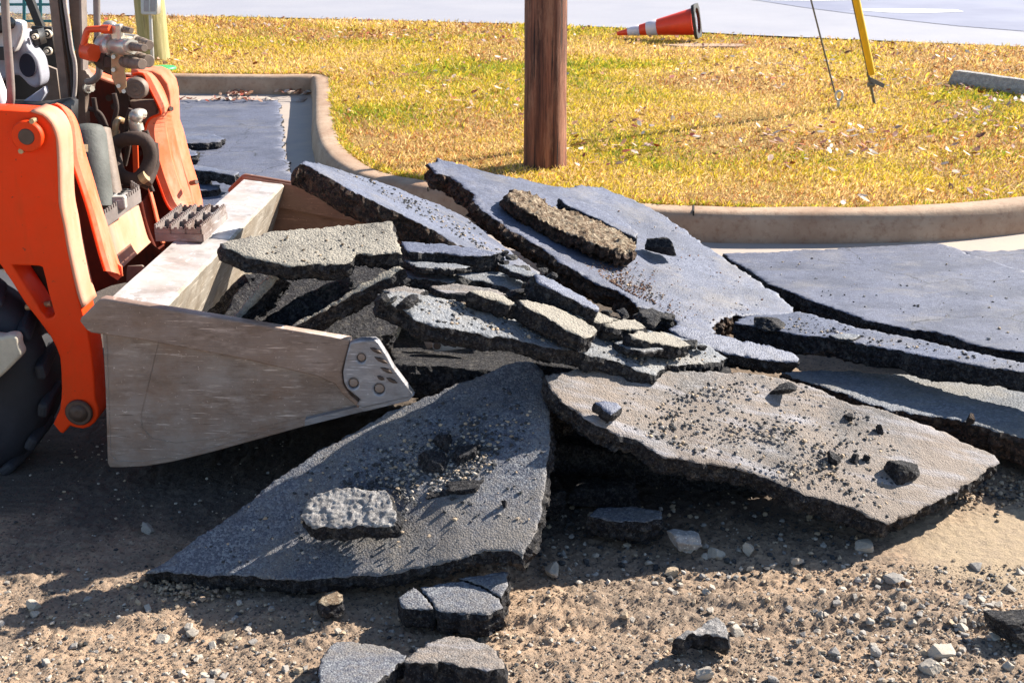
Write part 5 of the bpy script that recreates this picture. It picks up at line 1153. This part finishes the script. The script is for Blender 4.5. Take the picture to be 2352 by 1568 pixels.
# in the cab
plateY('window_strut', [(44, -60), (62, -60), (74, 0), (99, 62), (100, 70), (84, 70), (56, 0)], 4.85, .03, M['blackp'], LD, .004)
br = plateY('hinge_bracket', [(71, 61), (119, 63), (121, 90), (124, 124), (96, 124), (86, 108), (84, 80), (71, 74)], 4.78, .02, M['blackp'], LD, .003)
for u, v, y_, r_ in ((110, 78, 4.78, .0175), (111, 117, 4.78, .0175), (86, 229, 4.5, .0115), (63, 252, 4.4, .0115), (81, 85, 4.66, .0115)):
    c_ = Y(u, v, y_); b = MB(); b.lathe(c_ + n_ * -.008, c_ + n_ * .010, [(0, r_), (.7, r_), (1, r_ * .85)], 22); wa = b.build('washer', M['washer'], LD)
    b = MB(); b.cyl(c_ + n_ * .010, c_ + n_ * .012, r_ * .62, n=18); b.build('gasket', M['blackp'], wa); b = MB(); b.cyl(c_ + n_ * .012, c_ + n_ * .022, r_ * .42, n=6); b.build('bolt_head', M['zinc'], wa)
plateY('control_box', [(52, 78), (70, 72), (86, 68), (94, 103), (66, 113)], 4.68, .07, M['blackp'], LD, .006, rnd=0)
cs = plateY('console', [(-20, 118), (20, 112), (34, 100), (38, 80), (50, 68), (58, 92), (64, 110), (76, 122), (86, 136), (92, 162), (95, 180), (92, 196), (82, 204), (66, 198), (52, 182), (40, 172), (20, 178), (-20, 200)], 4.62, .10, M['plasticg'], LD, .012, rnd=1)
plateY('armrest', [(-30, 60), (18, 48), (44, 52), (47, 66), (45, 84), (38, 106), (30, 124), (18, 120), (-30, 130)], 4.56, .08, M['plasticw'], LD, .012, rnd=1)
plateY('seat_side', [(-60, 40), (10, 38), (28, 56), (20, 72), (-60, 92)], 4.52, .06, M['blackp'], LD, .01, rnd=1)
plateY('lever_slot', [(-40, 108), (26, 110), (24, 138), (-40, 140)], 4.54, .03, M['blackp'], LD, .003)
ov = [(62.5 + 19 * math.cos(t) + 2.5 * math.sin(t), 150.5 + 27.5 * math.sin(t)) for t in np.linspace(0, 2 * math.pi, 36)[:-1]]
plateY('speaker_grille', ov, 4.605, .02, M['navy'], LD, .003)
plateY('footrest_bar', [(-20, 290), (24, 252), (100, 200), (104, 215), (92, 236), (60, 262), (30, 290)], 4.42, .04, M['plasticg'], LD, .006)
plateY('inner_post', [(86, 120), (98, 120), (104, 150), (130, 160), (140, 250), (100, 258), (96, 200)], 4.9, .02, M['brownmetal'], LD, .003)
b = MB(); b.cyl(Y(-30, 150, 4.05), Y(6, 246, 4.0), .03); b.build('lap_bar', M['plasticw'], LD)
# tyre
ty = empty('wheel', Y(-140, 850, 3.7)); ty.parent = LD; ty.location = Y(-140, 850, 3.7) - wloc(LD)
c_ = Y(-140, 848, 3.72); Rr_ = abs(Y(128, 848, 3.72).x - c_.x)
b = MB(); b.lathe(c_ + Vector((0, -.13, 0)), c_ + Vector((0, .15, 0)), [(0, Rr_ * .62), (.03, Rr_ * .80), (.12, Rr_ * .93), (.28, Rr_), (.75, Rr_), (.9, Rr_ * .93), (1, Rr_ * .7)], 72); b.build('tyre', M['tyre'], ty)
b = MB()
for i in range(18):
    a = i * math.pi / 9 + .1; rd = Vector((math.cos(a), 0, math.sin(a))); tg = Vector((-math.sin(a), 0, math.cos(a)))
    b.box(c_ + rd * (Rr_ - .02) - tg * .03 + Vector((0, -.12, 0)), tg * .05, Vector((0, .13, 0)) + tg * .04, rd * .035)
b.build('tread_lug', M['tyre'], ty, .012)
b = MB(); b.cyl(c_ + Vector((0, -.10, 0)), c_ + Vector((0, -.02, 0)), Rr_ * .6, n=40); b.build('rim', M['orange_dusty'], ty)
plateY('mud_caked_lug', [(-80, 760), (0, 776), (16, 770), (34, 771), (41, 780), (41, 795), (50, 812), (46, 822), (0, 868), (-80, 930)], 3.52, .05, M['mudlug'], ty, .01, rnd=1)

# ------------------------------------------------------------------ bucket
P0 = Z(262, 686, .65); Pf = Z(575, 405, .65); WAX = (Pf - P0); WAX.z = 0; BW = WAX.length; WAX.normalize(); FAX = Vector((WAX.y, -WAX.x, 0)); UP = Vector((0, 0, 1))
def BP(u, v, w=0.0): return PL(u, v, P0, WAX) + WAX * w
def bl(px, w): return [BP(u, v, w) for u, v in px]
BK_ = empty('bucket', (P0.x + .4, P0.y + .8, .1)); BK_.parent = LD; BK_.location = Vector((P0.x + .4, P0.y + .8, .1)) - wloc(LD)
e1, e2 = FAX, UP
def bplate(name, px, w, th, mat, bev=.004, holes=(), rnd=0):
    o = P0 + WAX * w
    return plate3(name, [bl(px, w)] + [bl(h, w) for h in holes], th, mat, BK_, bev, o, e1, e2, rnd)
side = [(228, 700), (250, 690), (800, 782), (830, 880), (836, 938), (700, 985), (480, 1046), (390, 1068), (330, 1078), (270, 1081), (246, 1080), (241, 1070), (236, 900), (229, 770)]
band = [(186, 735), (189, 727), (230, 686), (240, 683), (520, 730), (806, 778), (800, 800), (786, 850), (790, 880), (806, 905), (832, 926), (824, 934), (790, 905), (770, 880), (730, 862), (551, 820), (344, 781), (229, 764), (212, 762), (200, 754)]
bplate('side_plate', side, .022, .020, M['steel'])
bplate('side_rim', band, -.010, .034, M['steel_rim'], .005)
bplate('side_plate', side, BW, .02, M['steel_brown']); bplate('side_rim', band, BW + .021, .022, M['steel_brown'], .005)
bplate('side_rim', [(p[0], p[1]) for p in [(240, 683), (806, 778), (800, 800), (786, 850), (551, 818), (344, 779), (260, 764), (236, 720)]], BW - .021, .012, M['steel_brown'], .004)
# shell: profile swept along the bucket width
prof = [(246, 692), (372, 706), (378, 712), (318, 960), (322, 990), (345, 1012), (400, 1022), (500, 1012), (700, 962), (818, 932), (820, 938), (700, 972), (480, 1034), (390, 1056), (330, 1066), (262, 1066), (248, 1050), (240, 780), (236, 706)]
def bround(px): return px
V = []; F = []; rows = 40; n = len(prof)
for i in range(rows + 1):
    w = .02 + (BW - .02) * i / rows
    for u, v in prof: V.append(tuple(BP(u, v, w)))
V = np.array(V); V += (fbm(V, 9, 3, 3) * .0035)[:, None] * np.array([1, 0, 1])
for i in range(rows):
    for j in range(n): F.append((i * n + j, i * n + (j + 1) % n, (i + 1) * n + (j + 1) % n, (i + 1) * n + j))
o = npmesh('shell', V, F, [M['steel_bright'], M['cream_wall']], BK_, mi=[1 if 1 <= j <= 10 else 0 for i in range(rows) for j in range(n)], smooth=False)
# cutting edge and worn corner casting
V = []; ce = [(700, 964), (842, 930), (850, 938), (836, 944), (700, 978)]
for w in (0.0, BW): V += [tuple(BP(u, v, w)) for u, v in ce]
F = [(j, (j + 1) % 5, 5 + (j + 1) % 5, 5 + j) for j in range(5)] + [(0, 1, 2, 3, 4), (9, 8, 7, 6, 5)]
npmesh('cutting_edge', V, F, M['casting'], BK_)
cast = [(806, 782), (830, 776), (862, 775), (872, 783), (890, 812), (905, 840), (928, 870), (950, 900), (940, 908), (880, 922), (835, 932), (822, 924), (830, 912), (815, 900), (800, 888), (792, 872), (790, 850), (797, 815)]
def circ(u, v, r): return [(u + r * math.cos(t), v + r * math.sin(t)) for t in np.linspace(0, 2 * math.pi, 20)[:-1]]
holes = [circ(832, 817, 10.5), circ(814, 875, 12), circ(873, 888, 12.5)]
cc = bplate('corner_cutter', cast, -.02, .035, M['casting'], .006, holes)
for (u, v, r_) in ((832, 817, .0125), (814, 875, .014), (873, 888, .015)): c_ = BP(u, v, -.014); b = MB(); b.cyl(c_ + WAX * .025, c_, r_, n=22, bev=.002); b.build('bolt', M['steel'], BK_)
b = MB()
for (u, v, s_, t_) in ((868, 800, .05, .05), (880, 822, .055, .02), (892, 845, .05, .03), (904, 868, .045, 0), (878, 862, .03, .04)):
    c_ = BP(u, v, -.0215); L_ = (FAX * .9 - UP * .45).normalized(); b.lathe(c_ - L_ * s_ * .45, c_ + L_ * s_ * .35, [(0, .001), (.3, .006), (.7, .006), (1, .001)], 8)
b.build('gouge_ridge', M['pin'], BK_)
bplate('lower_wear_plate', [(826, 930), (838, 941), (940, 916), (952, 903), (900, 916), (836, 930)], -.015, .03, M['casting'], .002)
# small cutting edge corner seen past the near one
cp_ = bplate('edge_bolt_plate', [(966, 862), (974, 852), (985, 853), (1010, 860), (1050, 868), (1080, 878), (1050, 888), (972, 897), (967, 886)], .32, .03, M['steel_bright'], .004)
b = MB(); c_ = BP(979, 878, .318); b.cyl(c_, c_ - WAX * .012, .012, n=18, bev=.002); b.build('bolt', M['pin'], BK_)
bplate('edge_bolt_plate', [(940, 862), (960, 858), (972, 868), (975, 892), (950, 900), (942, 884)], .36, .02, M['steel'], .004)
# gusset on the shell back, flange end
b = MB()
# serrated tread on the top flange
g0 = Z(400, 566, .67); 
def FL(f, w, h): return P0 + FAX * f + WAX * w + UP * h
w0, w1, f0, f1_ = .66, .97, -.085, .075
b = MB(); h0 = .012
for f in np.linspace(f0, f1_, 4): toothbar(b, FL(f, w0, h0), FL(f, w1, h0), .028, .006, .018)
for w in np.linspace(w0, w1, 4): toothbar(b, FL(f0, w, h0), FL(f1_, w, h0), .022, .006, .02)
b.box(FL(f0 - .004, w0 - .004, -.01), FAX * (f1_ - f0 + .008), WAX * .006, UP * .026); b.box(FL(f1_, w0 - .004, -.01), WAX * (w1 - w0), FAX * .006, UP * .026)
tr_ = b.build('serrated_tread', M['tread'], BK_)
b = MB(); b.box(FL(f0, w0, .004), FAX * (f1_ - f0), WAX * (w1 - w0), UP * .006); b.build('dark_tread_floor', M['hose'], tr_)  # dark sheet standing in for shade inside the open tread cells
V = [tuple(p) for p in (FL(-.01, -.001, .004), FL(.15, -.001, -.012))]
